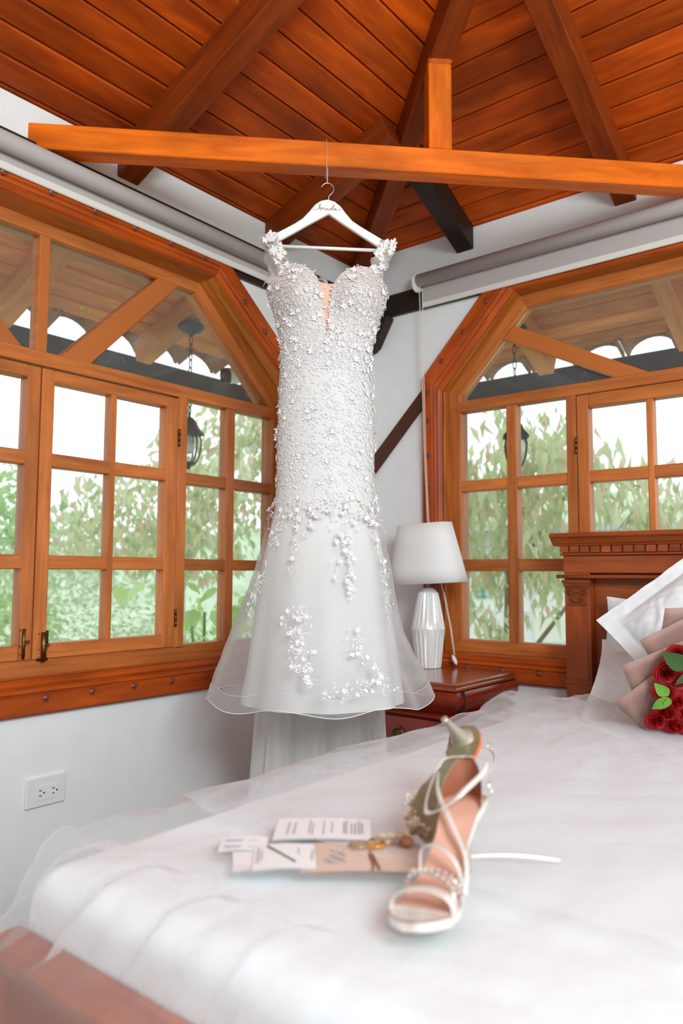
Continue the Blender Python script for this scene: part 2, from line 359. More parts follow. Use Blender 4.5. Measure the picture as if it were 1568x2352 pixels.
b = MB(); b.box((-.12, -4.32, 0), (4.2, -4.2, Z(1.36))); o = b.build('wall_back_unseen', 'wall'); o['kind'] = 'structure'  # unseen wall added to keep open sky light off the bed foot
b = MB(); b.box((-.12, -4.32, -.12), (4.2, .12, 0)); fl = b.build('floor', 'floor'); fl['kind'] = 'structure'
# ceiling: two board-clad slopes meeting on the hip rafter
SL, SR, ZL, ZR_, HIP = .385, .443, 1.385, 1.415, .8045
fL = lambda x: Z(ZL+SL*x)
fR = lambda y: Z(ZR_+SR*(-y))
b = MB()
b.poly([(-.02, .02, fL(-.02)+.03), (2.6, -2.6*HIP, fL(2.6)+.03), (2.6, -4.2, fL(2.6)+.03), (-.02, -4.2, fL(-.02)+.03)])
b.poly([(0, .02, fR(.02)+.03), (4.2, .02, fR(.02)+.03), (4.2, -2.3, fR(-2.3)+.03), (2.3/HIP, -2.3, fR(-2.3)+.03)])
ceil = b.build('ceiling', 'dark'); ceil['kind'] = 'structure'
eav = empty('eaves_roof', (-.5, .5, Z(1.2)), label='sloping wooden eaves with clay tile edge seen outside through both windows', category='eaves')
P_ = .0797; GAP = .0055
def plank(k, side):
    a = .008+P_*k+GAP/2; c = .008+P_*(k+1)-GAP/2; b = MB(); th = .018; dz = random.uniform(-.0015, .0015); L_ = 4.15
    if side == 'L':
        q = [(a, -a*HIP), (c, -c*HIP), (c, -L_), (a, -L_)]; f = lambda x, y: fL(x)+dz
    else:
        a = .012+.0797*k+GAP/2; c = .012+.0797*(k+1)-GAP/2
        q = [(a/HIP, -a), (c/HIP, -c), (L_, -c), (L_, -a)]; f = lambda x, y: fR(y)+dz
    lo = [V((x, y, f(x, y))) for x, y in q]; hi = [p+V((0, 0, th)) for p in lo]
    # chamfered long edges: inset lower face
    n = (lo[1]-lo[0]).normalized()*.004
    lo2 = [lo[0]+n, lo[1]-n, lo[2]-n, lo[3]+n]
    md = [p+V((0, 0, .004)) for p in lo]
    uo = (random.random()*9, random.random()*9); i0 = len(b.v); b.v += lo2+md+hi
    ln = lambda p: (uo[0]+(-p.y if side == 'L' else p.x), uo[1]+(p.x if side == 'L' else -p.y)*1.07)
    for fc in [(0, 1, 2, 3), (0, 4, 5, 1), (1, 5, 6, 2), (2, 6, 7, 3), (3, 7, 4, 0), (4, 8, 9, 5), (5, 9, 10, 6), (6, 10, 11, 7), (7, 11, 8, 4), (8, 9, 10, 11)]:
        b.face(fc, [ln(b.v[i0+i]) for i in fc]); b.f[-1] = tuple(i0+i for i in fc)
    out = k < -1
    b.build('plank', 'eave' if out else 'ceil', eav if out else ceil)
for k in range(-10, 32): plank(k, 'L')
for k in range(-10, 29): plank(k, 'R')
# rafters
def rafter(name, p0, p1, wdir, w_, d_, mat, label, parent=None):
    t = (V(p1)-V(p0)).normalized(); nz_ = V(wdir).cross(t); nz_ = nz_ if nz_.z > 0 else -nz_
    o = board(name, V(p0)+nz_*d_/2, V(p1)+nz_*d_/2, V(wdir)*w_, nz_*d_, mat, parent, .003)
    if label: o['label'] = label
    return o
LB = .105
def rl(y, x1, label, mat='rafter'): rafter('rafter', (-.0, y, Z(ZL-LB)), (x1, y, Z(ZL-LB+SL*x1)), (0, 1, 0), .08, LB-.006, mat, label, ceil)
def rr(x, y1, label, mat='rafter'): rafter('rafter', (x, -.0, Z(ZR_-LB+.005)), (x, -y1, Z(ZR_-LB+.005+SR*y1)), (1, 0, 0), .076, LB-.010, mat, label, ceil)
rl(-1.235, 1.38, None)
rl(-.557, .60, None)
rr(1.205, 1.02, None)
rr(.557, .46, 'dark stained rafter', 'darkbeam')
hd = V((.849, -.683, 0)).normalized(); hp = V((-hd.y, hd.x, 0))
rafter('hip_rafter', V((0.0, .0, Z(1.285))), V((0, 0, Z(1.285)))+hd*2.7+V((0, 0, .288*2.7)), hp, .074, .10, 'rafter', 'diagonal hip rafter', ceil)
for y in (-1.91, -1.235, -.557):
    rafter('rafter_tail', (-.12, y, Z(ZL-LB-SL*.12)), (-.82, y, Z(ZL-LB-SL*.82)), (0, 1, 0), .08, LB-.006, 'eraft', None, eav)
for x in (.557, 1.205, 1.86):
    rafter('rafter_tail', (x, .12, Z(ZR_-LB-SR*.12)), (x, .78, Z(ZR_-LB-SR*.78)), (1, 0, 0), .076, LB-.006, 'eraft', None, eav)
rafter('rafter_tail', V((-.14, .12, Z(1.285-.05))), V((-.95, .83, Z(1.285-.05-.36))), hp, .074, .09, 'eraft', None, eav)
# clay barrel tiles over the eave ends
def tile_mesh():
    b = MB()
    def f(u, v, r): a = math.pi*(v); return (u*.125, math.cos(a)*r, math.sin(a)*r*.9)
    n = 10; i0 = 0
    A = [V(f(0, k/n, .112)) for k in range(n+1)]+[V(f(0, 1-k/n, .100)) for k in range(n+1)]
    B = [V(f(1, k/n, .112)) for k in range(n+1)]+[V(f(1, 1-k/n, .100)) for k in range(n+1)]
    b.hexa(A, B); return b.mesh('roof_tile', M['tile'])
tm = tile_mesh()
for k in range(13):
    y = .75-k*.235
    ex = V((-1, 0, -SL)).normalized(); ey = V((0, 1, 0)); ez = ey.cross(ex); ez = ez if ez.z > 0 else -ez
    mw = Matrix((ex, ey, ez)).transposed().to_4x4(); mw.translation = V((-.775, y, fL(-.775)-.012)); inst('roof_tile', tm, eav, mw)
for k in range(13):
    x = -.62+k*.235
    ex = V((0, 1, -SR)).normalized(); ey = V((1, 0, 0)); ez = ey.cross(ex); ez = ez if ez.z > 0 else -ez
    mw = Matrix((ex, ey, ez)).transposed().to_4x4(); mw.translation = V((x, .765, fR(.765)-.012)); inst('roof_tile', tm, eav, mw)
o = board('outer_beam', (-1.12, -4.2, Z(1.005)), (-1.12, 1.2, Z(1.005)), (.12, 0, 0), (0, 0, .128), 'outbeam'); tag(o, 'black horizontal beam outside the left window under the tile edge', 'beam', 'outer eave beams')
o = board('outer_beam', (-1.06, 1.12, Z(1.010)), (4.2, 1.12, Z(1.010)), (0, .12, 0), (0, 0, .120), 'outbeam'); tag(o, 'black horizontal beam outside the right window under the tile edge', 'beam', 'outer eave beams')
# tie beam and king post
d45 = V((1, 1, 0)).normalized(); n45 = V((1, -1, 0)).normalized()
off = V((.79, -.79, 0)); 
def onfront(u, n): return off+d45*u+n45*n            # front face of the tie beam: n = 0
o = board('tie_beam', onfront(-1.135, -.033)+V((0, 0, Z(1.279))), onfront(1.15, -.033)+V((0, 0, Z(1.279))), n45*.066, V((0, 0, .078)), 'tie', bevel=.003)
tag(o, 'orange varnished tie beam crossing the corner, holding the white hanger', 'beam')
uk = V((.873, -.707, 0)-off if False else (.873-.79, -.707+.79, 0)).dot(d45)
kp = board('king_post', onfront(uk, -.034)+V((0, 0, Z(1.319))), onfront(uk, -.034)+V((0, 0, Z(1.60))), d45*.074, n45*.064, 'tie', bevel=.003)
tag(kp, 'short orange king post standing on the tie beam under the hip', 'post')
board('collar', onfront(uk-.002, -.030)+V((0, 0, Z(1.600))), onfront(uk+.012, -.030)+V((0, 0, Z(1.640))), d45*.078, n45*.068, 'tie', kp, .008)
# dark plate beams, corner bracket and diagonal brace on the walls
def sbox(W, name, s0, s1, z0, z1, d0, d1, mat, parent=None, bevel=.002):
    b = MB(); p = lambda z, d: (W(s0, z, d), W(s1, z, d))
    A = [W(s0, z0, d0), W(s0, z1, d0), W(s0, z1, d1), W(s0, z0, d1)]; B = [W(s1, z0, d0), W(s1, z1, d0), W(s1, z1, d1), W(s1, z0, d1)]
    if abs(z1-z0) > abs(s1-s0): A = [W(s0, z0, d0), W(s1, z0, d0), W(s1, z0, d1), W(s0, z0, d1)]; B = [W(s0, z1, d0), W(s1, z1, d0), W(s1, z1, d1), W(s0, z1, d1)]
    b.hexa(A, B); return b.build(name, mat, parent, bevel=bevel, seg=1)
for nm, W, z0, z1 in (('trim_1', WL, 1.108, 1.258), ('trim_2', WR, 1.116, 1.212)):
    o = sbox(W, nm, .002, 4.1, z0, z1, .0, .018, 'darkbeam'); o['kind'] = 'structure'
b = MB()
A = [(.02, 1.115), (.205, 1.112), (.20, 1.095), (.135, .985), (.11, .968), (.06, .962), (.02, .968)]
b.hexa([WR(s, z, .0) for s, z in A], [WR(s, z, .05) for s, z in A]); o = b.build('corner_bracket', 'darkbeam', bevel=.008)
tag(o, 'dark wooden corbel bracket under the corner beam right of the bodice', 'bracket')
b = MB(); A = [(.352, .772), (.352, .690), (-.0 + .02, .345), (.02, .438)]
b.hexa([WR(s, z, .0) for s, z in A], [WR(s, z, .012) for s, z in A]); o = b.build('wall_brace', 'brace', bevel=.003)
tag(o, 'dark diagonal timber brace set in the white right wall', 'brace')
# ------------------------------------------------------------------ windows
PROF = [(0, .0), (0, .019), (.05, .022), (.09, .026), (.54, .026), (.58, .021), (.64, .025), (.72, .022), (.76, .017), (.84, .020), (.93, .015), (1., .006), (1., .0)]
def loft(name, W, oa, ia, ob, ib, mat, parent, prof):
    """moulded board between two mitred ends; profile w 0..1 from outer to inner edge"""
    b = MB(); A = [W(lerp(oa[0], ia[0], w_), lerp(oa[1], ia[1], w_), d) for w_, d in prof]; B = [W(lerp(ob[0], ib[0], w_), lerp(ob[1], ib[1], w_), d) for w_, d in prof]
    b.hexa(A, B); return b.build(name, mat, parent)
def plug_mesh():
    b = MB(); b.lathe([(.0132, -.004), (.0132, .0008), (.0118, .0012), (.0108, -.002), (.008, .0008), (.004, .0024), (.0001, .0028)], 14); return b.mesh('plug', M['plug'], True)
pm = plug_mesh()
def hinge(W, s, z, parent):
    b = MB(); 
    for k in range(3): b.tube([W(s, z-.03+k*.0205, -.052), W(s, z-.03+k*.0205+.019, -.052)], .004, 8)
    b.build('hinge', 'brass', parent, True)
def slide_bolt(W, s, z, parent, wide):
    """brass bolt latch with back plates, barrel and knob"""
    b = MB(); w_ = .019 if not wide else .03
    def pl(s0, s1, z0, z1, d0, d1): 
        b.hexa([W(s0, z0, d0), W(s1, z0, d0), W(s1, z0, d1), W(s0, z0, d1)], [W(s0, z1, d0), W(s1, z1, d0), W(s1, z1, d1), W(s0, z1, d1)])
    pl(s-w_/2*1.2, s+w_/2*1.2, z, z+.062, -.060, -.0565); pl(s-w_/2*1.2, s+w_/2*1.2, z-.026, z-.004, -.060, -.0565)
    b.tube([W(s, z-.028, -.051), W(s, z+.058, -.051)], .0045 if not wide else .0075, 10)
    b.tube([W(s, z+.022, -.050), W(s-.004, z+.022, -.034)], .003, 8); b.sphere(W(s-.004, z+.022, -.033), .0055, 8, 6)
    for q in (-1, 1):
        for zz in (z+.008, z+.054, z-.015): b.sphere(W(s+q*w_*.42, zz, -.0565), .0028, 6, 4)
    b.build('bolt_latch', 'brass', parent, True)
def window(idx, W, O, c, rows_c, rows_f, rail, glazing, plugs, label):
    win = empty('window_%d' % idx, W(c, -.4, 0)); win['kind'] = 'structure'; win['label'] = label
    for i in range(6):
        j = (i+1) % 6
        loft('trim_board', W, O['to'][i], O['ti'][i], O['to'][j], O['ti'][j], 'trim', win, PROF)
        # reveal board: from trim inner edge back to the frame
        a, e, q, r = O['ti'][i], O['fo'][i], O['ti'][j], O['fo'][j]
        b = MB(); A = [W(*a, .006), W(lerp(a[0], e[0], .5)+0, lerp(a[1], e[1], .5), -.022), W(*e, -.062), W(*e, -.075), W(*a, -.02)]
        B = [W(*q, .006), W(lerp(q[0], r[0], .5), lerp(q[1], r[1], .5), -.022), W(*r, -.062), W(*r, -.075), W(*q, -.02)]
        b.hexa(A, B); b.build('reveal_board', 'jamb', win)
        loft('frame_board', W, O['fo'][i], O['fi'][i], O['fo'][j], O['fi'][j], 'sash', win, [(0, -.12), (0, -.060), (.9, -.060), (1, -.068), (1, -.12)])
    for s, z in plugs: 
        ey = W(s, z+.1, 0)-W(s, z, 0); ez = W(s, z, .1)-W(s, z, 0); ey.normalize(); ez.normalize(); ex = ey.cross(ez)
        mw = Matrix((ex, ey, ez)).transposed().to_4x4(); mw.translation = W(s, z, .0262); inst('plug', pm, win, mw)
    sc_ = lambda s: 2*c-s
    sb = lambda nm, s0, s1, z0, z1, d0=-.060, d1=-.112, par=win, mat='sash': sbox(W, nm, min(s0, s1), max(s0, s1), z0, z1, d0, d1, mat, par, .0025)
    def pane(s0, s1, z0, z1, par=win): sbox(W, 'pane', s0-.004, s1+.004, z0-.004, z1+.004, -.086, -.090, 'glass', par, 0)
    g = glazing; s_in, sm0, sm1, st0, st1, cs0, cs1, cm0, cm1, cs2, cs3 = g
    zt, zb = rail
    sb('transom_rail', O['fi'][0][0]-.02, sc_(O['fi'][0][0])+.02, zb, zt, -.058, -.114)
    for mir in (False, True):
        F = (lambda s: sc_(s)) if mir else (lambda s: s)
        # fixed light: muntin, stile, rails, panes
        r1, r2, zbot = rows_f
        sb('muntin', F(sm0), F(sm1), zbot-.01, zb+.002, -.062, -.108); sb('stile', F(st0), F(st1), zbot-.01, zb+.002, -.060, -.112)
        for (a0, a1) in ((s_in-.01, sm0), (sm1, st0)):
            for (q0, q1) in (r1, r2): sb('rail', F(a0), F(a1), q0, q1, -.064, -.108)
        for (a0, a1) in ((s_in, sm0), (sm1, st0)):
            x0, x1 = sorted((F(a0), F(a1)))
            for (q0, q1) in ((r1[1], zb), (r2[1], r1[0]), (zbot, r2[0])): pane(x0, x1, q0, q1)
        # casement
        top, ztop, c1, c2, zcb, bot = rows_c
        b = MB()
        def mem(s0, s1, z0, z1, vert):
            s0, s1 = sorted((F(s0), F(s1)))
            if vert: b.hexa([W(s0, z0, -.056), W(s1, z0, -.056), W(s1, z0, -.104), W(s0, z0, -.104)], [W(s0, z1, -.056), W(s1, z1, -.056), W(s1, z1, -.104), W(s0, z1, -.104)])
            else: b.hexa([W(s0, z0, -.056), W(s0, z1, -.056), W(s0, z1, -.104), W(s0, z0, -.104)], [W(s1, z0, -.056), W(s1, z1, -.056), W(s1, z1, -.104), W(s1, z0, -.104)])
        mem(cs0, cs1, bot, top, True); mem(cs2, cs3, bot, top, True)
        mem(cs1, cs2, ztop, top, False); mem(cs1, cs2, bot, zcb, False)
        ca = b.build('casement', 'sash', win, bevel=.003, seg=1)
        b_ = lambda nm, s0, s1, z0, z1: sb(nm, F(s0), F(s1), z0, z1, -.059, -.100, ca)
        b_('muntin', cm0, cm1, zcb-.004, ztop+.004)
        for (q0, q1) in (c1, c2): b_('rail', cs1-.002, cm0, q0, q1); b_('rail', cm1, cs2+.002, q0, q1)
        for (a0, a1) in ((cs1, cm0), (cm1, cs2)):
            x0, x1 = sorted((F(a0), F(a1)))
            for (q0, q1) in ((c1[1], ztop), (c2[1], c1[0]), (zcb, c2[0])): pane(x0, x1, q0, q1, ca)
            # glazing bead shadow line on the side away from the camera
        hinge(W, F(cs0-.002), .475, ca); hinge(W, F(cs0-.002), -.155, ca)
        if not mir: slide_bolt(W, F(cs3-.03), -.235, ca, True)
        else: slide_bolt(W, F(cs3-.028), -.222, ca, False)
    return win
plL = [(1.474-.1485*k, -.357) for k in range(-6, 6)]+[(1.512-.1475*k, 1.126) for k in range(-3, 5)]+[(.722, 1.018), (.614, .930), (.508, .842)]+[(.42, z) for z in (.7, .55, .4, .25)]
plR = [(.386, z) for z in (.746, .628, .484, .344, .204, .064, -.08, -.22)]+[(.456, .869), (.557, .973), (.660, 1.078)]+[(.856+.147*k, -.362) for k in range(-3, 9)]+[(.80+.147*k, 1.145) for k in range(0, 10)]
win1 = window(1, WL, OL, CL, (.615, .578, (.318, .359), (.009, .051), -.212, -.256), ((.316, .357), (.009, .049), -.252), (.666, .622),
       (.482, .682, .722, .914, .955, .959, 1.008, 1.21, 1.231, 1.434, 1.475), plL, 'left timber window with angled top corners, casements and glazed transom')
win2 = window(2, WR, OR, CR, (.663, .614, (.335, .379), (.011, .058), -.235, -.300), ((.335, .379), (.011, .058), -.264), (.711, .666),
       (.492, .697, .740, .944, .982, .986, 1.030, 1.236, 1.259, 1.452, 1.494), plR, 'right timber window behind the headboard with angled top corner')
# transom members and transom panes
def tstrut(W, pts, par, nm='transom_strut'):
    b = MB(); b.hexa([W(s, z, -.062) for s, z in pts], [W(s, z, -.108) for s, z in pts]); b.build(nm, 'sash', par, bevel=.002, seg=1)
def tpane(W, pts, par):
    b = MB(); b.hexa([W(s, z, -.086) for s, z in pts], [W(s, z, -.090) for s, z in pts]); b.build('pane', 'glass', par)
mL = lambda pts: [(2*CL-s, z) for s, z in pts]; mR = lambda pts: [(2*CR-s, z) for s, z in pts]
s1 = [(1.055, 1.028), (.965, 1.028), (1.315, .660), (1.42, .660)]
tstrut(WL, s1, win1); tstrut(WL, mL(s1), win1); tstrut(WL, [(1.461, .66), (1.495, .66), (1.495, 1.03), (1.461, 1.03)], win1, 'transom_mullion')
for f in (lambda p: p, mL):
    tpane(WL, f([(.482, .664), (.482, .645), (.890, 1.022), (.97, 1.024), (1.317, .664)]), win1)
    tpane(WL, f([(1.05, 1.024), (1.463, 1.024), (1.463, .664), (1.40, .664)]), win1)
s2 = [(.735, .985), (.690, .938), (1.137, .708), (1.255, .708)]
tstrut(WR, s2, win2); tstrut(WR, mR(s2), win2)
for f in (lambda p: p, mR): tpane(WR, f([(.492, .709), (.492, .738), (.692, .942), (1.137, .709)]), win2)
tpane(WR, [(.733, .982), (.79, 1.05), (2*CR-.79, 1.05), (2*CR-.733, .982), (2*CR-1.25, .709), (1.25, .709)], win2)
# ------------------------------------------------------------------ roller blinds
def blind(W, s0, s1, zc, zbar, d, label, chain, drop_front=False):
    r = empty('roller_blind', W((s0+s1)/2, zc, 0), label=label, category='blind')
    b = MB(); b.tube([W(s0+.006, zc, d), W(s1-.006, zc, d)], .027, 24); b.build('roller_tube', 'blind', r, True)
    sbox(W, 'fabric', s0+.012, s1-.012, zbar, zc, d-.0255, d-.0240, 'blind', r, 0)
    sbox(W, 'bottom_bar', s0+.012, s1-.012, zbar-.024, zbar, d-.029, d-.020, 'bar', r, .003)
    for s in (s0, s1):
        b = MB(); n = 20; f = lambda rr, q: [W(s+q, zc+rr*math.cos(a*2*math.pi/n)-(0.012 if math.cos(a*2*math.pi/n) < -.4 else 0), d+rr*math.sin(a*2*math.pi/n)) for a in range(n)]
        b.hexa(f(.036, -.006), f(.036, .006)); b.hexa([W(s-.005, zc-.03, 0.004), W(s+.005, zc-.03, 0.004), W(s+.005, zc+.03, .004), W(s-.005, zc+.03, .004)], [W(s-.005, zc-.028, d), W(s+.005, zc-.028, d), W(s+.005, zc+.028, d), W(s-.005, zc+.028, d)])
        br = b.build('bracket', 'plastic', r, False, .003)
        b = MB(); q = .0066 if s == s1 else -.0066
        b.tube([W(s+q, zc, d), W(s+q*1.2, zc, d)], .014, 16); b.build('bracket_cap', 'plastic', br, True)
    if chain:
        b = MB()
        for pts in chain:
            P = [W(*p) for p in pts]; acc = 0
            for p, q in zip(P, P[1:]):
                L = (q-p).length; k = int(L/.0062)
                for i in range(k): b.sphere(p+(q-p)*(i/k), .0026, 6, 4)
            b.tube(P, .0006, 4)
        c = b.build('bead_chain', 'bead', r, True)
    return r
blind(WL, .322, 2.66, 1.195, 1.150, .055, 'grey roller blind rolled up above the left window', None)
ch = [[(.372, 1.19, .060), (.380, .90, .058), (.390, .50, .056), (.402, .22, .055), (.430, .05, .05), (.466, -.05, .05), (.50, -.20, .05), (.519, -.318, .05)],
      [(.380, 1.185, .050), (.385, .90, .052), (.394, .50, .052), (.406, .22, .052), (.448, .0, .05), (.480, -.09, .05), (.508, -.22, .05), (.521, -.318, .05)]]
rb = blind(WR, .357, 2.62, 1.222, 1.136, .055, 'grey roller blind with bead chain rolled up above the right window', ch)
b = MB(); b.sphere((0, 0, 0), 1, 14, 8, (.0085, .0085, .021)); 
o = b.build('chain_weight', 'plastic', rb, True); o.parent = None
o.matrix_world = Matrix.Translation(WR(.523, -.334, .055)) @ Matrix.Rotation(math.radians(-28), 4, 'Y'); o.parent = rb; o.matrix_parent_inverse = rb.matrix_basis.inverted()
# wall socket
so = empty('wall_socket', WL(1.455, -.62, 0), label='white double socket plate on the wall under the left window', category='socket')
sbox(WL, 'cover_plate', 1.394, 1.516, -.662, -.579, 0, .009, 'plastic', so, .003)
ins = sbox(WL, 'insert', 1.418, 1.489, -.644, -.604, .009, .0105, 'plastic', so, .001)
for s in (1.474, 1.434):
    b = MB()
    for z in (-.631, -.617):
        b.hexa([WL(s-.004, z-.0012, .0102), WL(s-.004, z+.0012, .0102), WL(s-.004, z+.0012, .0109), WL(s-.004, z-.0012, .0109)], [WL(s+.004, z-.0012, .0102), WL(s+.004, z+.0012, .0102), WL(s+.004, z+.0012, .0109), WL(s+.004, z-.0012, .0109)])
    b.tube([WL(s-.011, -.624, .0100), WL(s-.011, -.624, .0109)], .0026, 10); b.build('socket_slots', 'slot', ins)
# ------------------------------------------------------------------ nightstand and lamp
NX0, NX1, NY0, NY1, NT = .17, .765, -.458, -.030, -.362
ns = empty('nightstand', (.47, -.24, 0), label='glossy red mahogany nightstand with bulging top drawer beside the bed', category='nightstand')
def rectloft(levels, x0, x1, y0, y1):
    """stack of rectangles grown by g at height z: levels = [(z, g)] (back edge stays on the wall side)"""
    b = MB(); n0 = None
    for i, (z, g) in enumerate(levels):
        q = [(x0-g, y0-g), (x1+g, y0-g), (x1+g, y1), (x0-g, y1)]; b.v += [V((x, y, Z(z))) for x, y in q]
    for i in range(len(levels)-1):
        for k in range(4):
            k2 = (k+1) % 4; a = i*4
            p, q = b.v[a+k], b.v[a+k2]; L = (q-p).length; off_ = k*1.7
            b.face((a+k, a+k2, a+4+k2, a+4+k), [(off_, i*.01), (off_+L, i*.01), (off_+L, i*.01+.01), (off_, i*.01+.01)])
    for lay, rev in ((0, True), (len(levels)-1, False)):
        idx = [lay*4+k for k in range(4)]; b.face(idx[::-1] if rev else idx, [(b.v[i].x, b.v[i].y) for i in (idx[::-1] if rev else idx)])
    return b
rectloft([(NT, -.006), (NT-.004, 0), (NT-.007, 0), (NT-.009, -.004), (NT-.011, -.004), (NT-.016, .002), (NT-.022, .003), (NT-.027, -.002), (NT-.029, -.012)][::-1], NX0, NX1, NY0, NY1).build('top_board', 'mahogtop', ns)
# bombe drawer
lv = [(NT-.029-.078*t, -.012+.030*math.sin(math.pi*(.12+.88*t)**.9) - .012*t) for t in [i/14 for i in range(15)]]
bomb = rectloft(lv[::-1], NX0, NX1, NY0, NY1).build('bombe_case', 'mahog', ns, True)
md = bomb.modifiers.new('edge', 'EDGE_SPLIT'); md.split_angle = math.radians(40)
dr = MB(); xs0, xs1 = NX0+.055, NX1-.055
dr.grid(lambda u, v: V((lerp(NX0+.045, NX1-.03, u), NY0-table([(i/14, lv[i][1]) for i in range(15)], v)[0]-.006*min(1, 8*min(u, 1-u, v+.1, 1.1-v)), Z(lv[0][0]+(lv[-1][0]-lv[0][0])*v))), 24, 12)
dr.build('drawer', 'mahog', ns, True)
# dark quarter groove beside the corner
b = MB(); b.tube([V((NX1+g*.6+.004, NY0+.035-g*.3, Z(z))) for z, g in lv], .006, 8); b.build('corner_groove', 'dark', ns, True)
rectloft([(NT-.107, -.014), (NT-.112, -.002), (NT-.118, .002), (NT-.124, -.004), (NT-.126, -.016)][::-1], NX0, NX1, NY0, NY1).build('waist_moulding', 'mahog', ns, bevel=.001)
rectloft([(NT-.126, -.022), (-H+.06, -.022)][::-1], NX0, NX1, NY0, NY1).build('case', 'mahog', ns, bevel=.002)
for k in range(2):
    zt_ = NT-.130-.155*k; b = MB(); b.box((NX0+.045, NY0+.010, Z(zt_-.145)), (NX1-.065, NY0+.05, Z(zt_))); lw_ = b.build('drawer', 'mahog', ns, bevel=.003)
    c0 = V((.533, NY0+.008, Z(-.551-.155*k)))
    b = MB(); b.lathe([(.0001, .0), (.008, .0025), (.011, .001), (.0165, .0035), (.019, .0015), (.0195, 0)], 20, Matrix.Translation(c0) @ Matrix.Rotation(math.pi/2, 4, 'X'), (1, .82))
    b.tube([c0+V((.021*math.cos(a), -.006, .023*math.sin(a)-.002)) for a in [i*2*math.pi/24 for i in range(24)]], .0028, 8, True)
    b.sphere(c0+V((0, -.006, .021)), .006, 8, 6); b.sphere(c0+V((0, -.003, -.024)), .005, 8, 6)
    for a in range(7): b.sphere(c0+V((.009*math.cos(a), -.003, .007*math.sin(a))), .0028, 6, 4)
    b.build('ring_pull', 'brass', lw_, True)
for xx in (NX1-.045,):
    b = MB(); b.lathe([(.016, 0), (.02, .006), (.02, .02), (.014, .03), (.018, .05), (.018, .28), (.013, .30), (.02, .312), (.02, .33), (.014, .34)], 16, Matrix.Translation((NX1-.035, NY0+.012, Z(NT-.126-.34)))); b.build('corner_column', 'mahog', ns, True)
for (x, y) in ((NX0+.04, NY0+.04), (NX1-.04, NY0+.04), (NX0+.04, NY1-.04), (NX1-.04, NY1-.04)):
    b = MB(); b.lathe([(.02, 0), (.028, .03), (.022, .06)], 12, Matrix.Translation((x, y, 0))); b.build('foot', 'mahog', ns, True)
lc = V((.448, -.125, Z(NT)))
lm = empty('table_lamp', lc, label='white table lamp with fluted ceramic base and oval shade on the nightstand', category='lamp')
def flute(u, v):
    """faceted ceramic body: 18 flutes, zig-zag at the waist"""
    zz = v*.305; a = u*2*math.pi; n = 20
    if zz > .15: r = lerp(.0655, .038, ((zz-.15)/.145) if zz < .295 else 1)
    else: r = lerp(.049, .0655, zz/.15)
    if zz > .29: r = lerp(.038, .022, (zz-.29)/.015)
    tri = abs(((u*n) % 1)-.5)*2          # 0..1
    w_ = min(1, abs(zz-.15)/.028); amp = .0032*w_*(1 if zz < .29 else .3)
    if zz < .15: tri = 1-tri
    r -= amp*tri
    return lc+V((r*math.cos(a), r*math.sin(a), zz))
b = MB(); vs_ = [0, .02, .2, .35, .41, .44, .465, .4918, .52, .545, .58, .65, .8, .94, .955, .975, 1.0]
NU = 80
b.grid(lambda u, v: flute(u, vs_[round(v*(len(vs_)-1))]), NU, len(vs_)-1, cu=True)
top = len(b.v); b.face([k*len(vs_) for k in range(NU)]); b.face([k*len(vs_)+len(vs_)-1 for k in range(NU)])
base = b.build('lamp_base', 'ceramic', lm)
b = MB(); b.lathe([(.052, 0), (.052, .0015)], 30, Matrix.Translation(lc+V((0, 0, -.0005)))); b.build('felt_foot', 'dark', lm)
b = MB(); b.lathe([(.017, .303), (.017, .307), (.0075, .308), (.0075, .40), (.011, .402), (.011, .43)], 16, Matrix.Translation(lc)); b.build('stem', 'steel', lm, True)
SM = Matrix.Translation(lc+V((0, 0, .325))) @ Matrix.Rotation(math.radians(-2.6), 4, 'Y') @ Matrix.Rotation(math.radians(2.2), 4, 'X')
def shade(u, v, k=1.0):
    a = u*2*math.pi; ax, ay = lerp(.163, .113, v)*k, lerp(.098, .068, v)*k; e = 2.6
    c, s = math.cos(a), math.sin(a); rr = (abs(c)**e+abs(s)**e)**(-1/e)
    return SM @ V((ax*c*rr, ay*s*rr, v*.232))
b = MB(); b.grid(lambda u, v: shade(u, v), 64, 4, cu=True); b.grid(lambda u, v: shade(u, v, .985), 64, 4, cu=True)
for e in (0, 4):
    for k in range(64):
        k2 = (k+1) % 64; n_ = 64*5; b.face((k*5+e, k2*5+e, n_+k2*5+e, n_+k*5+e))
b.build('lamp_shade', 'shade', lm, True)
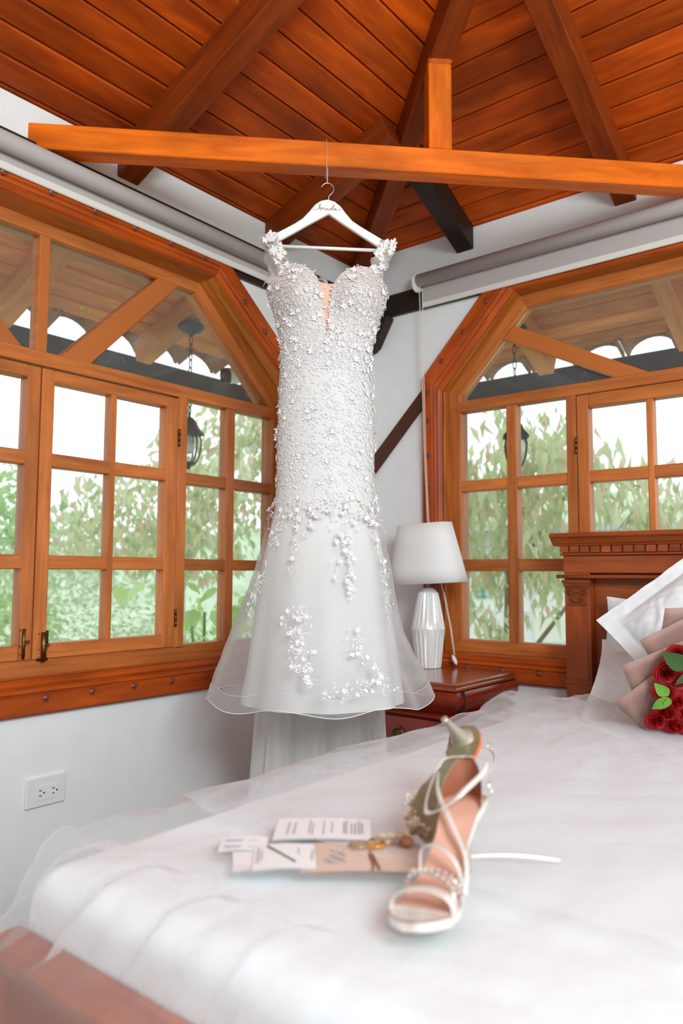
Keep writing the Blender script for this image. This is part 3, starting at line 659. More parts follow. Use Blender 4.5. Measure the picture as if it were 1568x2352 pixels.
# ------------------------------------------------------------------ outside: lanterns, cameras, plants, buildings
def lantern(x, y, ztop, zbody, label, cx, cy):
    L = empty('porch_lantern', (x, y, Z(zbody)), label=label, category='lantern', group='porch lanterns under the eaves')
    T = Matrix.Translation((x, y, 0))
    b = MB(); b.lathe([(.001, Z(ztop-.055)), (.012, Z(ztop-.05)), (.020, Z(ztop-.04)), (.042, Z(ztop-.034)), (.055, Z(ztop-.02)), (.058, Z(ztop-.008)), (.05, Z(ztop)), (.04, Z(ztop))], 24, T); b.build('ceiling_rose', 'black', L, True)
    b = MB(); zz = ztop-.055; k = 0
    while zz > zbody+.225:
        pts = []; 
        for a in range(12):
            an = a*2*math.pi/12; q = math.cos(an)*.008; r_ = math.sin(an)*.021
            pts.append((x+(q if k % 2 else 0), y+(0 if k % 2 else q), Z(zz-.018+r_)))
        b.tube(pts, .0022, 6, True); zz -= .035; k += 1
    b.build('chain', 'black', L, True)
    b = MB(); z0 = zbody; b.lathe([(.004, Z(z0+.225)), (.006, Z(z0+.205)), (.016, Z(z0+.20)), (.030, Z(z0+.185)), (.040, Z(z0+.165)), (.044, Z(z0+.158)), (.066, Z(z0+.132)), (.064, Z(z0+.126)), (.05, Z(z0+.128))], 6, T); b.build('cap', 'black', L)
    b = MB(); b.lathe([(.045, Z(z0+.128)), (.052, Z(z0+.10)), (.050, Z(z0+.065)), (.042, Z(z0+.03)), (.030, Z(z0+.005))], 6, T); b.build('glass_body', 'lglass', L)
    b = MB()
    for a in range(6):
        an = a*math.pi/3; b.tube([V((x+r*math.cos(an), y+r*math.sin(an), Z(z0+q))) for r, q in ((.046, .128), (.054, .10), (.052, .065), (.044, .03), (.031, .003))], .0032, 6)
    b.build('glazing_bars', 'black', L, True)
    b = MB(); b.lathe([(.032, Z(z0+.006)), (.034, Z(z0)), (.022, Z(z0-.008)), (.012, Z(z0-.012)), (.008, Z(z0-.022)), (.001, Z(z0-.028))], 6, T); b.build('finial_base', 'black', L)
    b = MB(); b.lathe([(.012, Z(z0+.125)), (.012, Z(z0+.10)), (.022, Z(z0+.085)), (.024, Z(z0+.065)), (.016, Z(z0+.048)), (.001, Z(z0+.042))], 14, T); b.build('bulb', 'plastic', L, True)
lantern(-.50, -.545, 1.088, .470, 'black hanging porch lantern seen through the left window', 0, 0)
lantern(.555, .440, 1.118, .480, 'black hanging porch lantern seen through the right window', 0, 0)
def camera_bullet(name, p, tgt, r, L_, label):
    e = empty(name, p, label=label, category='security camera')
    d_ = (V(tgt)-V(p)).normalized(); mt = d_.to_track_quat('Z', 'Y').to_matrix().to_4x4(); mt.translation = p
    b = MB(); b.lathe([(r*.9, -L_), (r, -L_+.006), (r, 0), (r*.98, .002)], 20, mt); b.build('housing', 'plastic', e, True).modifiers.new('e', 'EDGE_SPLIT')
    b = MB(); b.lathe([(r*1.02, -.012), (r*1.02, .014), (r*.9, .02), (r*.86, .010), (.001, .008)], 20, mt); b.build('black_hood', 'black', e)
    b = MB(); b.sphere(mt @ V((0, 0, .010)), r*.38, 12, 8); b.build('lens', 'lglass', e, True)
    b = MB(); q = mt @ V((0, 0, -L_*.75)); b.tube([q, q+V((.03, .01, .02)), V((-.122, q.y+.12, q.z+.03))], .009, 8); b.tube([V((-.128, q.y+.12, q.z+.03)), V((-.121, q.y+.12, q.z+.03))], .03, 14); b.build('bracket', 'plastic', e, True)
camera_bullet('security_camera', (-.50, -.335, Z(.900)), (-.66, -.66, Z(.845)), .036, .19, 'larger white bullet camera with black hood outside the left window')
camera_bullet('security_camera', (-.50, -.215, Z(.862)), (-.66, -.30, Z(.74)), .030, .07, 'smaller white camera tilted down beside the slanted window frame')
b = MB(); b.box((-60, -30, -3.2), (40, 70, -3.0)); g = b.build('ground', 'grass'); tag(g, 'grassy ground far below the windows, paled to bounce light upward', 'ground'); 
b = MB()
def hillf(u, v):
    a = math.radians(95+u*110); r = 34+v*30
    return V((r*math.cos(a), r*math.sin(a), -3.2+ (math.sin(v*math.pi*.5))*(8.2+2.6*math.sin(u*9)+1.6*fbm(u*8, v*3))))
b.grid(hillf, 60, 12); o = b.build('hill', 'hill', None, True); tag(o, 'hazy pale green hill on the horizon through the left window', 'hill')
def leaf_cloud(name, mat, n, centre, rad, size, aspect, droop, parent, seedv, hole=0.0, squash=1.0):
    rnd = random.Random(seedv); b = MB(); c = V(centre); k = 0; tries = 0
    while k < n and tries < n*6:
        tries += 1
        p = V((rnd.gauss(0, 1), rnd.gauss(0, 1), rnd.gauss(0, 1))); p = p.normalized()*(rnd.random()**.45)
        q = c+V((p.x*rad[0], p.y*rad[1], p.z*rad[2]))
        if hole and fbm(q.x*2.2+seedv, q.y*2.2, q.z*2.2, 3) < hole: continue
        k += 1
        s_ = size*rnd.uniform(.6, 1.3); dr = V((rnd.uniform(-1, 1), rnd.uniform(-1, 1), -droop*rnd.uniform(.5, 1.6)+rnd.uniform(-.3, .3))).normalized()
        sd = dr.cross(V((rnd.uniform(-1, 1), rnd.uniform(-1, 1), rnd.uniform(-.6, .6)))).normalized()*s_*aspect*.5
        nn = dr.cross(sd).normalized()*s_*.12
        i = len(b.v); b.v += [q, q+dr*s_*.4+sd+nn, q+dr*s_-nn, q+dr*s_*.4-sd+nn]; b.face((i, i+1, i+2, i+3)); t = rnd.random(); b.tone += [t]*4
    o = b.build(name, mat, parent, weld=False); o['kind'] = 'stuff'; return o
def tree(name, label, cat, base, clouds, mat, trunk, tmat, group=None, branches=()):
    e = empty(name, base, label=label, category=cat)
    if group: e['group'] = group
    b = MB(); tr = [V(p) for p in trunk[0]]; b.tube(tr, trunk[1], 8)
    t_ = b.build('trunk', tmat, e, True)
    if branches:
        b = MB()
        for br in branches: b.tube(br, [.02-.015*i/(len(br)-1) for i in range(len(br))], 6)
        b.build('branches', tmat, e, True)
    for i, cl in enumerate(clouds): leaf_cloud('foliage', mat, parent=e, seedv=len(name)+i*7+int(base[0]*10), **cl)
    return e
def C_(n, c, r, s, a, d, h=0.): return dict(n=n, centre=(c[0], c[1], Z(c[2])), rad=r, size=s, aspect=a, droop=d, hole=h)
tree('drooping_tree', 'pale tree with drooping leaves filling the middle of the left window', 'tree', (-3.3, 1.75, -3.0),
     [C_(1500, (-3.0, 1.3, .45), (1.0, .9, .55), .11, .42, 1.2, -.10), C_(420, (-2.8, 1.75, 1.15), (.75, .7, .55), .12, .45, 1.0, .02), C_(500, (-1.9, 1.75, .75), (.6, .6, .6), .11, .42, 1.2, .0), C_(300, (-2.3, 2.1, 1.2), (.7, .7, .5), .11, .42, 1.2, .0)],
     'foliage', ([(-3.3, 1.75, -3.0), (-3.3, 1.70, -.5), (-3.2, 1.6, .9), (-3.0, 1.7, 1.7)], [.09, .075, .06, .03]), 'bark', None,
     [[(-3.2, 1.6, 1.2), (-2.7, 1.7, 2.0), (-2.2, 1.9, 2.4)], [(-3.2, 1.6, 1.0), (-3.4, 1.1, 1.7)], [(-3.1, 1.65, 1.4), (-2.4, 1.7, 1.75), (-1.7, 1.8, 1.9)]])
tree('leafy_tree', 'bright green tree at the far left of the left window', 'tree', (-3.9, .15, -3.0),
     [C_(1500, (-3.9, .10, .25), (.62, .62, .75), .085, .5, .6, -.12), C_(700, (-3.7, .15, -.45), (.6, .6, .5), .08, .5, .6, -.12)], 'foliage2', ([(-3.9, .15, -3.0), (-3.9, .12, .3)], [.08, .05]), 'barkd')
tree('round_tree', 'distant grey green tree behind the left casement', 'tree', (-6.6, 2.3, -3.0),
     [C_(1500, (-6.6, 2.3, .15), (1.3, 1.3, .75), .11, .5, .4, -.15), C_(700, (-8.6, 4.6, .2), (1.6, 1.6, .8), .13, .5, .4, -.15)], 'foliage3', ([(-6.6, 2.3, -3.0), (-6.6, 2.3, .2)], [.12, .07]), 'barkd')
tree('fine_shrub', 'soft grey green shrub low in the left casement', 'shrub', (-3.1, .75, -3.0),
     [C_(3600, (-3.1, .70, -.80), (1.2, 1.0, .62), .045, .35, .2, -.3), C_(1400, (-4.2, 1.9, -.85), (1.2, 1.2, .62), .06, .35, .2, -.3)], 'foliage3', ([(-3.1, .75, -3.0), (-3.1, .72, -.6)], [.07, .03]), 'barkd')
tree('hedge_shrub', 'green hedge behind the broad leaved plant', 'shrub', (-1.8, 1.6, -3.0),
     [C_(1600, (-2.0, 1.5, -.65), (1.3, 1.0, .55), .07, .5, .4, -.2)], 'foliage2', ([(-1.8, 1.6, -3.0), (-1.8, 1.6, -.6)], [.07, .03]), 'barkd')
# broad-leaved plant close to the glass: every leaf a part
bl = empty('broad_leaved_plant', (-.85, -.05, -3.0), label='broad leaved green plant close outside the fixed pane of the left window', category='plant')
b = MB(); b.tube([(-.95, -.05, -3.0), (-.95, -.05, Z(-.2))], [.02, .008], 8); b.tube([(-.95, -.05, Z(-1.0)), (-.75, -.30, Z(-.25))], [.012, .006], 8); b.tube([(-.95, -.05, Z(-1.0)), (-.55, .10, Z(-.2))], [.012, .006], 8); b.build('stem', 'leafl', bl, True)
def bigleaf(k):
    b = MB(); n = 6
    for i in range(n+1):
        t = i/n; w_ = .42*math.sin(math.pi*min(1, t**.62))*(1-.25*t)
        for j in (-1, -.5, 0, .5, 1): b.v.append(V((w_*j, t, -.35*t*t-.10*abs(j)*w_*2+.03*math.sin(9*t+k)))); b.tone.append(min(1, max(0, .15+.28*k+ .12*abs(j))))
    for i in range(n):
        for j in range(4): b.face((i*5+j, i*5+j+1, (i+1)*5+j+1, (i+1)*5+j))
    return b.mesh('leaf', M['broadleaf'], True)
M['broadleaf'] = leafmat('broad_leaf', [(.30, .54, .16), (.48, .74, .28), (.70, .86, .42)])
bls = [bigleaf(k) for k in range(3)]
rnd = random.Random(5)
for k in range(70):
    p = V((rnd.uniform(-1.25, -.45), rnd.uniform(-.50, .30), Z(rnd.uniform(-.62, -.04))))
    an = rnd.uniform(0, 6.28); mw = Matrix.Translation(p) @ Matrix.Rotation(an, 4, 'Z') @ Matrix.Rotation(math.radians(rnd.uniform(-70, -5)), 4, 'X') @ Matrix.Scale(rnd.uniform(.10, .155), 4)
    inst('leaf', bls[k % 3], bl, mw)
tree('weeping_tree', 'tree with long hanging leaves outside the right window', 'tree', (-.55, 2.6, -3.0),
     [C_(1300, (-.35, 2.1, .70), (.85, .55, .55), .15, .28, 1.8, -.08), C_(620, (-.38, 2.1, .12), (.62, .45, .5), .15, .28, 1.8, -.02), C_(380, (-.50, 2.05, -.66), (.28, .30, .42), .13, .30, 1.6, -.05), C_(420, (.45, 2.5, .45), (.62, .45, .40), .15, .28, 1.8, .0), C_(160, (.85, 2.6, .30), (.6, .5, .25), .15, .28, 1.8, .05)],
     'foliage', ([(-.55, 2.6, -3.0), (-.5, 2.5, .3), (-.45, 2.4, 1.4)], [.09, .07, .03]), 'barkd', None,
     [[(-.5, 2.5, 1.0), (.1, 2.3, 1.7), (.6, 2.4, 1.6)], [(-.5, 2.5, .8), (-.2, 2.1, 1.5)], [(-.5, 2.5, .3), (.1, 2.2, .9), (.3, 2.2, .7)]])
bd = empty('white_building', (-2.0, 9.0, -3.0), label='white neighbouring building with green sign letters behind the weeping tree', category='building')
dbx = V((.90, .43, 0)).normalized(); dby = V((-dbx.y, dbx.x, 0)); b0 = V((-4.6, 6.9, 0))
def bq(name, u0, u1, v0, v1, z0, z1, mat):
    b = MB(); P = lambda u, v, z: b0+dbx*u+dby*v+V((0, 0, z))
    b.hexa([P(u0, v0, z0), P(u1, v0, z0), P(u1, v0, z1), P(u0, v0, z1)], [P(u0, v1, z0), P(u1, v1, z0), P(u1, v1, z1), P(u0, v1, z1)]); return b.build(name, mat, bd)
bq('wall', 0, 9, 0, 4, -3.0, Z(.62), 'bldg'); bq('roof', -.3, 9.3, -.4, 4.2, Z(.62), Z(.72), 'bldroof'); bq('canopy', .2, 5, -.55, 0, Z(.28), Z(.36), 'bldroof')
bq('wall_panel', 2.05, 2.62, -.04, .0, Z(-.62), Z(.02), 'paperw'); bq('plinth_panel', 2.05, 2.62, -.05, 0, Z(-.98), Z(-.62), 'cream'); bq('sign_board', .95, 2.0, -.03, 0, Z(-.55), Z(.12), 'paperw')
b = MB(); P = lambda u, z: b0+dbx*u+dby*-.05+V((0, 0, z)); b.hexa([P(2.05, Z(-.08)), P(2.22, Z(-.02)), P(2.05, Z(.0))], [P(2.05, Z(-.08))-dby*.01, P(2.22, Z(-.02))-dby*.01, P(2.05, Z(.0))-dby*.01]); b.build('sign_arrow', 'signl', bd)
def text(body, size, mw, mat, parent, name, depth=.004):
    cu = bpy.data.curves.new(name, 'FONT'); cu.body = body; cu.size = size; cu.extrude = depth; cu.align_x = 'CENTER'
    t = bpy.data.objects.new(name+'_tmp', cu); COL.objects.link(t); bpy.context.view_layer.update()
    me = bpy.data.meshes.new_from_object(t.evaluated_get(bpy.context.evaluated_depsgraph_get())); bpy.data.objects.remove(t)
    me.materials.clear(); me.materials.append(M[mat]); return inst(name, me, parent, mw)
mw = Matrix((dbx, V((0, 0, 1)), -dby)).transposed().to_4x4(); mw.translation = b0+dbx*1.50-dby*.05+V((0, 0, Z(-.36))); text('anc', .46, mw, 'sign', bd, 'sign_letters', .01)
# ------------------------------------------------------------------ bed
BX0, BX1, BY0, BY1, BZ = .970, 2.66, -2.035, -.115, -.430
bed = empty('bed', (1.8, -1.1, 0), label='cedar bed with carved headboard against the right window', category='bed')
HY = -.055   # back of the headboard
def hb(name, x0, x1, y0, z0, z1, mat, par, bev=.003, y1=HY, ax=0):
    b = MB(); b.box((x0, y0, Z(z0)), (x1, y1, Z(z1)), ax); return b.build(name, mat, par, bevel=bev, seg=2)
hx0, hx1 = .996, 2.66
head = hb('headboard', hx0+.09, hx1-.09, -.072, -1.0, .01, 'cedar', bed)
for x in (hx0, hx1-.09):
    p = hb('pilaster', x, x+.09, -.110, -1.04, .006, 'cedar', head, .002, ax=2)
    pp = .009
    hb('pilaster_panel', x+.010, x+.080, -.1125, -.355, -.105, 'cedar', head, .002, y1=-.109, ax=2)
    hb('pilaster_base', x-.002, x+.092, -.114, -.372, -.362, 'cedar', head, .002, y1=-.10)
    b = MB()   # carved capital: bell, volutes, leaves
    cx = x+.045
    for k, (hw, z0, z1, yy) in enumerate([(.050, -.030, -.020, -.122), (.046, -.040, -.030, -.119), (.043, -.048, -.041, -.116)]): b.box((cx-hw, yy, Z(z0)), (cx+hw, -.105, Z(z1)))
    bell = [(-.038, -.048), (.038, -.048), (.030, -.070), (.028, -.100), (-.028, -.100), (-.030, -.070)]
    b.hexa([V((cx+q, -.113, Z(z))) for q, z in bell], [V((cx+q, -.105, Z(z))) for q, z in bell])
    b.box((cx-.032, -.117, Z(-.106)), (cx+.032, -.105, Z(-.099)))
    for s_ in (-1, 1):
        sp = []
        for i in range(26):
            a = i/25*math.pi*3.6; r = .0125*(1-i/25*.85); sp.append(V((cx+s_*(.024+0*r)+s_*r*math.cos(a), -.1155, Z(-.064)+r*math.sin(a))))
        b.tube(sp, .0026, 6)
    for i in range(9):
        a = math.radians(200+i*17.5); b.tube([V((cx+.004*math.cos(a), -.114, Z(-.078)+.004*math.sin(a))), V((cx+.020*math.cos(a), -.1175, Z(-.078)+.018*math.sin(a))), V((cx+.026*math.cos(a), -.114, Z(-.078)+.021*math.sin(a)))], [.0015, .003, .001], 6)
    b.tube([V((cx+.015*math.cos(a), -.115, Z(-.072)+.010*math.sin(a))) for a in [math.pi*i/10 for i in range(11)]], .002, 6)
    b.build('carved_capital', 'cedard', p, True).modifiers.new('e', 'EDGE_SPLIT')
hb('frieze_board', hx0-.002, hx1+.002, -.112, .004, .064, 'cedar', head, .002)
b = MB(); pr = [(-.004, -.100), (-.015, -.118), (-.015, -.126), (-.009, -.130), (-.002, -.126), (0, -.115)]
def moulding(name, prof, g0, g1, mat='cedar'):
    """horizontal moulding along the headboard; prof = [(z, y)]; ends run g past the board"""
    b = MB(); n = len(prof)
    A = [V((hx0-g0, y, Z(z))) for z, y in prof]+[V((hx0-g0, HY, Z(prof[-1][0]))), V((hx0-g0, HY, Z(prof[0][0])))]
    B = [V((hx1+g0, y, Z(z))) for z, y in prof]+[V((hx1+g0, HY, Z(prof[-1][0]))), V((hx1+g0, HY, Z(prof[0][0])))]
    b.hexa(A, B); return b.build(name, mat, head, bevel=.0015, seg=1)
moulding('architrave_moulding', [(-.014, -.112), (-.014, -.130), (-.011, -.134), (-.006, -.134), (-.002, -.130), (-.001, -.112)], .020, 0)
moulding('bead_moulding', [(.064, -.112), (.064, -.122), (.068, -.125), (.072, -.122), (.072, -.112)], .010, 0)
moulding('dentil_band', [(.072, -.112), (.072, -.116), (.098, -.116), (.098, -.112)], .004, 0)
k = 0; x = hx0-.008
b0_ = MB(); b0_.box((0, -.126, 0), (.0295, -.115, .022)); dm = b0_.mesh('dentil', M['cedar'])
while x < hx1:
    inst('dentil', dm, head, Matrix.Translation((x, 0, Z(.074)))); x += .0365
moulding('cornice', [(.097, -.112), (.097, -.128), (.102, -.132), (.108, -.140), (.116, -.146), (.117, -.150), (.121, -.150), (.122, -.154), (.127, -.160), (.133, -.161), (.139, -.157), (.142, -.148)], .032, 0)
fb = MB(); fb.box((.955, -2.098, .12), (2.69, -2.043, Z(-.522))); foot = fb.build('footboard', 'cedar', bed, bevel=.006)
b = MB(); b.box((.945, -2.104, Z(-.545)), (2.70, -2.037, Z(-.520))); b.build('footboard_cap', 'cedar', foot, bevel=.006)
for x in (.955, 2.62):
    b = MB(); b.box((x, -2.105, 0), (x+.07, -2.036, Z(-.545)), 2); b.build('foot_post', 'cedar', bed, bevel=.004)
for x in (.965, 2.65): 
    b = MB(); b.box((x, -2.04, Z(-.80)), (x+.025, -.11, Z(-.62))); b.build('side_rail', 'cedar', bed, bevel=.003)
b = MB(); b.box((BX0+.012, BY0+.012, Z(-.72)), (BX1-.012, BY1-.02, Z(BZ-.015))); b.build('mattress', 'mattress', bed, bevel=.045, seg=4)
# bedspread: one draped cloth over the mattress
def quilt_h(x, y):
    return .006*fbm(x*2.3, y*2.3, 1.)+.0035*fbm(x*7, y*7, 4.)+.0016*fbm(x*22, y*5+x*9, 9.)
def drape(x, y, z0, over, x0=BX0, y0=BY0, rad=.045):
    """cloth height rule: flat top, rounded edges; x, y are cloth coordinates (arc length past the edge)"""
    dx = max(0, x0+rad-x); dy = max(0, y0+rad-y)
    px, pz, py = x, z0, y
    def bend(s):
        if s <= 0: return 0, 0
        a = s/rad
        if a < math.pi/2: return rad*math.sin(a), rad*(1-math.cos(a))
        return rad, rad+(s-rad*math.pi/2)
    hx, vx = bend(dx); hy, vy = bend(dy)
    if dx > 0: px = x0+rad-hx
    if dy > 0: py = y0+rad-hy
    return V((px, py, Z(z0-max(vx, vy)-min(vx, vy)*.15)))
b = MB()
def qf(u, v):
    x = lerp(BX0-.30, BX1+.04, u); y = lerp(BY0-.085, BY1-.005, v)
    p = drape(x, y, BZ, .0); k = 1 if x > BX0+.04 else .5
    p.z += quilt_h(x, y)*k
    if x < BX0+.0: p.x += .018*fbm(y*5, x*2, 3.)*min(1, (BX0+.0-x)*6)
    return p
b.grid(qf, 190, 210, uvf=lambda u, v: (u*2, v*2)); qu = b.build('bedspread', 'bed', None, True); tag(qu, 'white quilted bedspread covering the mattress of the cedar bed', 'bedspread')
sol = qu.modifiers.new('solid', 'SOLIDIFY'); sol.thickness = .006; sol.offset = -1
# folded white sheet corner at the foot
b = MB(); b.grid(lambda u, v: V((lerp(BX0-.022, BX0+.085, u), lerp(BY0-.010, BY0+.02, v)-.028*math.sin(u*3.1)*0, Z(BZ-.035-.065*(1-v)-.012*math.sin(u*math.pi*2)))), 10, 10); 
# ------------------------------------------------------------------ pillows
def pillow_mesh(w_, h_, t_, flange, seedv, quilted):
    b = MB(); n = 84
    def f(u, v, s):
        x = (u-.5)*w_; y = (v-.5)*h_; ax, ay = abs(x)/(w_/2-flange), abs(y)/(h_/2-flange)
        k = max(0, (1-min(1, ax)**3.0)*(1-min(1, ay)**3.0))**.8
        z = s*(t_/2*k+.004)
        if quilted and k > 0: z += s*.0045*(abs(math.sin(x*62+3*math.sin(y*40)))*abs(math.sin(y*62+3*math.sin(x*40))))*min(1, k*2)
        z += .012*fbm(x*6+seedv, y*6, seedv)
        pin = 1-.05*(1-abs(2*v-1)**2)*abs(2*u-1)**4
        return V((x*pin, y*(1-.04*(1-abs(2*u-1)**2)*abs(2*v-1)**4), z))
    b.grid(lambda u, v: f(u, v, 1), n, n); b.grid(lambda u, v: f(u, v, -1), n, n)
    return b
def pillow(name, c, rx, ry, rz, w_, h_, t_, fl, seedv, q, label, cat='pillow'):
    me = pillow_mesh(w_, h_, t_, fl, seedv, q).mesh(name, M['bed'], True)
    mw = Matrix.Translation(c) @ Matrix.Rotation(math.radians(rz), 4, 'Z') @ Matrix.Rotation(math.radians(rx), 4, 'X') @ Matrix.Rotation(math.radians(ry), 4, 'Z')
    o = inst(name, me, None, mw); tag(o, label, cat, 'bed pillows'); bm = bmesh.new(); bm.from_mesh(me); bmesh.ops.remove_doubles(bm, verts=bm.verts, dist=.0006); bmesh.ops.recalc_face_normals(bm, faces=bm.faces); bm.to_mesh(me); bm.free(); return o
pillow('pillow', (1.455, -.190, Z(-.255)), 76, -4, 0, .62, .33, .11, 0, 1., False, 'plain white pillow standing against the headboard behind the quilted ones')
pillow('pillow_sham', (1.475, -.310, Z(-.330)), 46, 0, 0, .64, .33, .10, .04, 2., True, 'lower quilted white pillow with flange leaning on the plain pillow')
pillow('pillow_sham', (1.553, -.416, Z(-.146)), 66, 43, 2, .47, .47, .12, .045, 3., True, 'upper quilted white pillow tilted on its corner above the lower one')
# ------------------------------------------------------------------ dress
DO = V((.633, -.967, 0)); DU = V((1, 1, 0)).normalized(); DN = V((1, -1, 0)).normalized()
DW = lambda u, n, z: DO+DU*u+DN*n+V((0, 0, Z(z)))
dress = empty('wedding_dress', DW(0, 0, .2), label='white lace wedding dress with tulle skirt hanging from the tie beam', category='dress')
BODY = [(-.37, -.240, .227, .215), (-.23, -.217, .209, .19), (-.104, -.202, .190, .155), (.02, -.184, .176, .126), (.083, -.171, .163, .110), (.146, -.156, .150, .098), (.21, -.145, .142, .091), (.275, -.143, .139, .090), (.40, -.142, .139, .088), (.53, -.139, .135, .082), (.60, -.135, .132, .076), (.665, -.135, .135, .074), (.73, -.148, .149, .078), (.80, -.171, .170, .085), (.829, -.180, .181, .082), (.85, -.178, .178, .078), (.90, -.160, .165, .070)]
OUT = [(-.37, -.335, .312, .285), (-.29, -.313, .284, .26), (-.23, -.290, .248, .225), (-.166, -.267, .220, .20), (-.104, -.242, .205, .18), (-.042, -.218, .195, .165), (.02, -.198, .186, .15), (.083, -.181, .172, .13), (.146, -.165, .159, .112), (.21, -.148, .145, .096), (.30, -.145, .142, .093)]
def ring(tb, th, z, ex=0.0, rip=0., nf=11, ph=0.):
    l, r, d = table(tb, z); c = (l+r)/2; a = (r-l)/2
    cs, sn = math.cos(th), math.sin(th); k = 1+rip*math.sin(nf*th+ph)+rip*.5*math.sin(nf*1.7*th+1+ph*2)
    if abs(cs) > .93: k = lerp(k, 1, (abs(cs)-.93)/.07)
    return c+(a+ex)*cs*k, (d+ex)*sn*k
ZT = [(-.19, .826), (-.180, .829), (-.150, .868), (-.125, .890), (-.105, .893), (-.08, .886), (-.055, .870), (-.035, .848), (-.027, .820), (-.022, .770), (-.014, .700), (-.010, .672), (-.004, .710), (.001, .765), (.008, .815), (.018, .845), (.035, .866), (.06, .884), (.09, .894), (.12, .897), (.145, .888), (.165, .862), (.181, .842), (.19, .84)]
def bulge(u, n, z, sn):
    if sn <= 0: return n
    return n+.040*(math.exp(-((u+.095)/.062)**2-((z-.800)/.070)**2)+math.exp(-((u-.097)/.062)**2-((z-.805)/.070)**2))-.018*math.exp(-(u/.030)**2-((z-.80)/.08)**2)
def bod(th, t, ex=0.):
    cs, sn = math.cos(th), math.sin(th)
    zt = table(ZT, .176*cs)[0] if sn > 0 else .838
    if sn > 0: zt = lerp(.838, zt, min(1, sn*6))
    z = lerp(.60, zt, t)
    u, n = ring(BODY, th, z, ex); n = bulge(u, n, z, sn); return DW(u, n+ (ex if sn > 0 else 0), z)
b = MB(); b.grid(lambda u, v: bod(u*math.pi*1.0, v), 150, 40); bo = b.build('bodice', 'bodice', dress, True)
b = MB(); b.grid(lambda u, v: bod(math.pi+u*math.pi, v), 60, 20); b.build('back_panel', 'satin', dress, True)
b = MB()
def nudef(u, v):
    z = lerp(.655, .838, v); uu = lerp(-.032, .022, u); _, n = ring(BODY, math.acos(max(-1, min(1, uu/.17))), z); return DW(uu, bulge(uu, n, z, 1)-.006, z)
b.grid(nudef, 8, 14); b.build('plunge_panel', 'nude', dress, True)
def skf(th, z):
    k = max(0, min(1, (.25-z)/.6)); u, n = ring(BODY, th, z, 0, .022*k, 9, .6); return DW(u, n, z)
b = MB(); b.grid(lambda u, v: skf(u*2*math.pi, lerp(-.362, .61, v)), 120, 70, cu=True); b.build('skirt_lining', 'satin', dress, True)
HEM = -.352
def tul(th, z, ex=.004):
    k = max(0, min(1, (.21-z)/.56)); sag = .010*k*math.sin(7*th+.4)
    u, n = ring(OUT, th, z, ex, .028*k, 7, 1.2); return DW(u, n, z+sag)
b = MB(); b.grid(lambda u, v: tul(u*2*math.pi, lerp(HEM+.040, .215, v)), 160, 60, cu=True); b.build('tulle_overskirt', 'tulle', dress, True)
b = MB(); b.grid(lambda u, v: tul(u*2*math.pi, lerp(HEM+.042, .10, v), -.003), 140, 40, cu=True); b.build('tulle_underlayer', 'tulleu', dress, True)
b = MB(); b.grid(lambda u, v: tul(u*2*math.pi, lerp(HEM, HEM+.042, v), .006), 160, 4, cu=True); hb_ = b.build('hem_band', 'tulle2', dress, True)
for zz, r in ((HEM, .0011), (HEM+.042, .0005)):
    b = MB(); b.tube([tul(i/200*2*math.pi, zz, .006) for i in range(200)], r, 6, True); b.build('hem_cord', 'lace', hb_, True)
# train falling behind the skirt to the floor
def tr(u, v, sh=0.):
    z = lerp(-.20, -H+.012, v); w0 = -.150-.055*max(0, (v-.1))**1.1-.02*sh; w1 = .135+.05*v+.03*sh
    if v > .97: z += 0
    uu = lerp(w0, w1, u); n = -.12-.05*v+.018*math.sin(u*19+sh)*min(1, v*2+.3)+.010*math.sin(u*37+2+v*3)
    return DW(uu, n-sh*.03, z)
b = MB(); b.grid(lambda u, v: tr(u, v), 70, 50); b.build('train', 'train', dress, True)
b = MB(); b.grid(lambda u, v: tr(u*1.12-.06, v, 1.), 60, 40); b.build('train_lining', 'train', dress, True)
b = MB(); b.grid(lambda u, v: DW(lerp(.10, .155+.055*v, u)+.012*math.sin(v*9+u*5), -.07+.02*math.sin(u*12+v*4), lerp(-.30, -.60, v)), 16, 24); b.build('train_side_flounce', 'tulle', dress, True)
# shoulder straps with ruffled edges, looped over the hanger ends
def strap(pts, w_, seedv):
    b = MB(); P = [V(p) for p in pts]; n = len(P)-1
    def f(u, v):
        x = u*n; i = min(n-1, int(x)); p = P[i].lerp(P[i+1], x-i); t = (P[i+1]-P[i]).normalized(); sd = t.cross(V((0, 1, 0))).normalized()
        ww = w_*(1+.18*math.sin(u*31+seedv)+.12*math.sin(u*57)); q = p+sd*(v-.5)*ww; return DW(q.x, q.y+.006*math.sin(v*6+u*20)+.004*math.sin(u*45), q.z)
    b.grid(f, 60, 10); return b.build('shoulder_strap', M['strapm'], dress, True)
M['strapm'] = sheer('lace_strap_net', (.84, .81, .80), .55)
SPL = [(-.120, .030, .880), (-.142, .050, .915), (-.158, .040, .950), (-.174, .022, .990), (-.182, .002, 1.006), (-.176, -.02, .985), (-.155, -.04, .93), (-.130, -.06, .85)]
SPR = [(.138, .030, .882), (.152, .050, .915), (.166, .040, .950), (.180, .022, .985), (.187, .002, 1.000), (.180, -.02, .98), (.16, -.04, .93), (.135, -.06, .85)]
strap(SPL, .044, 1.); strap(SPR, .046, 4.)
b = MB(); b.grid(lambda u, v: DW(-.178+.035*u+.012*math.sin(v*5), .01+.02*u, lerp(.905, .850, v)+.012*math.sin(u*8)-.01*(1-u)), 10, 8); b.build('strap_flap', M['strapm'], dress, True)
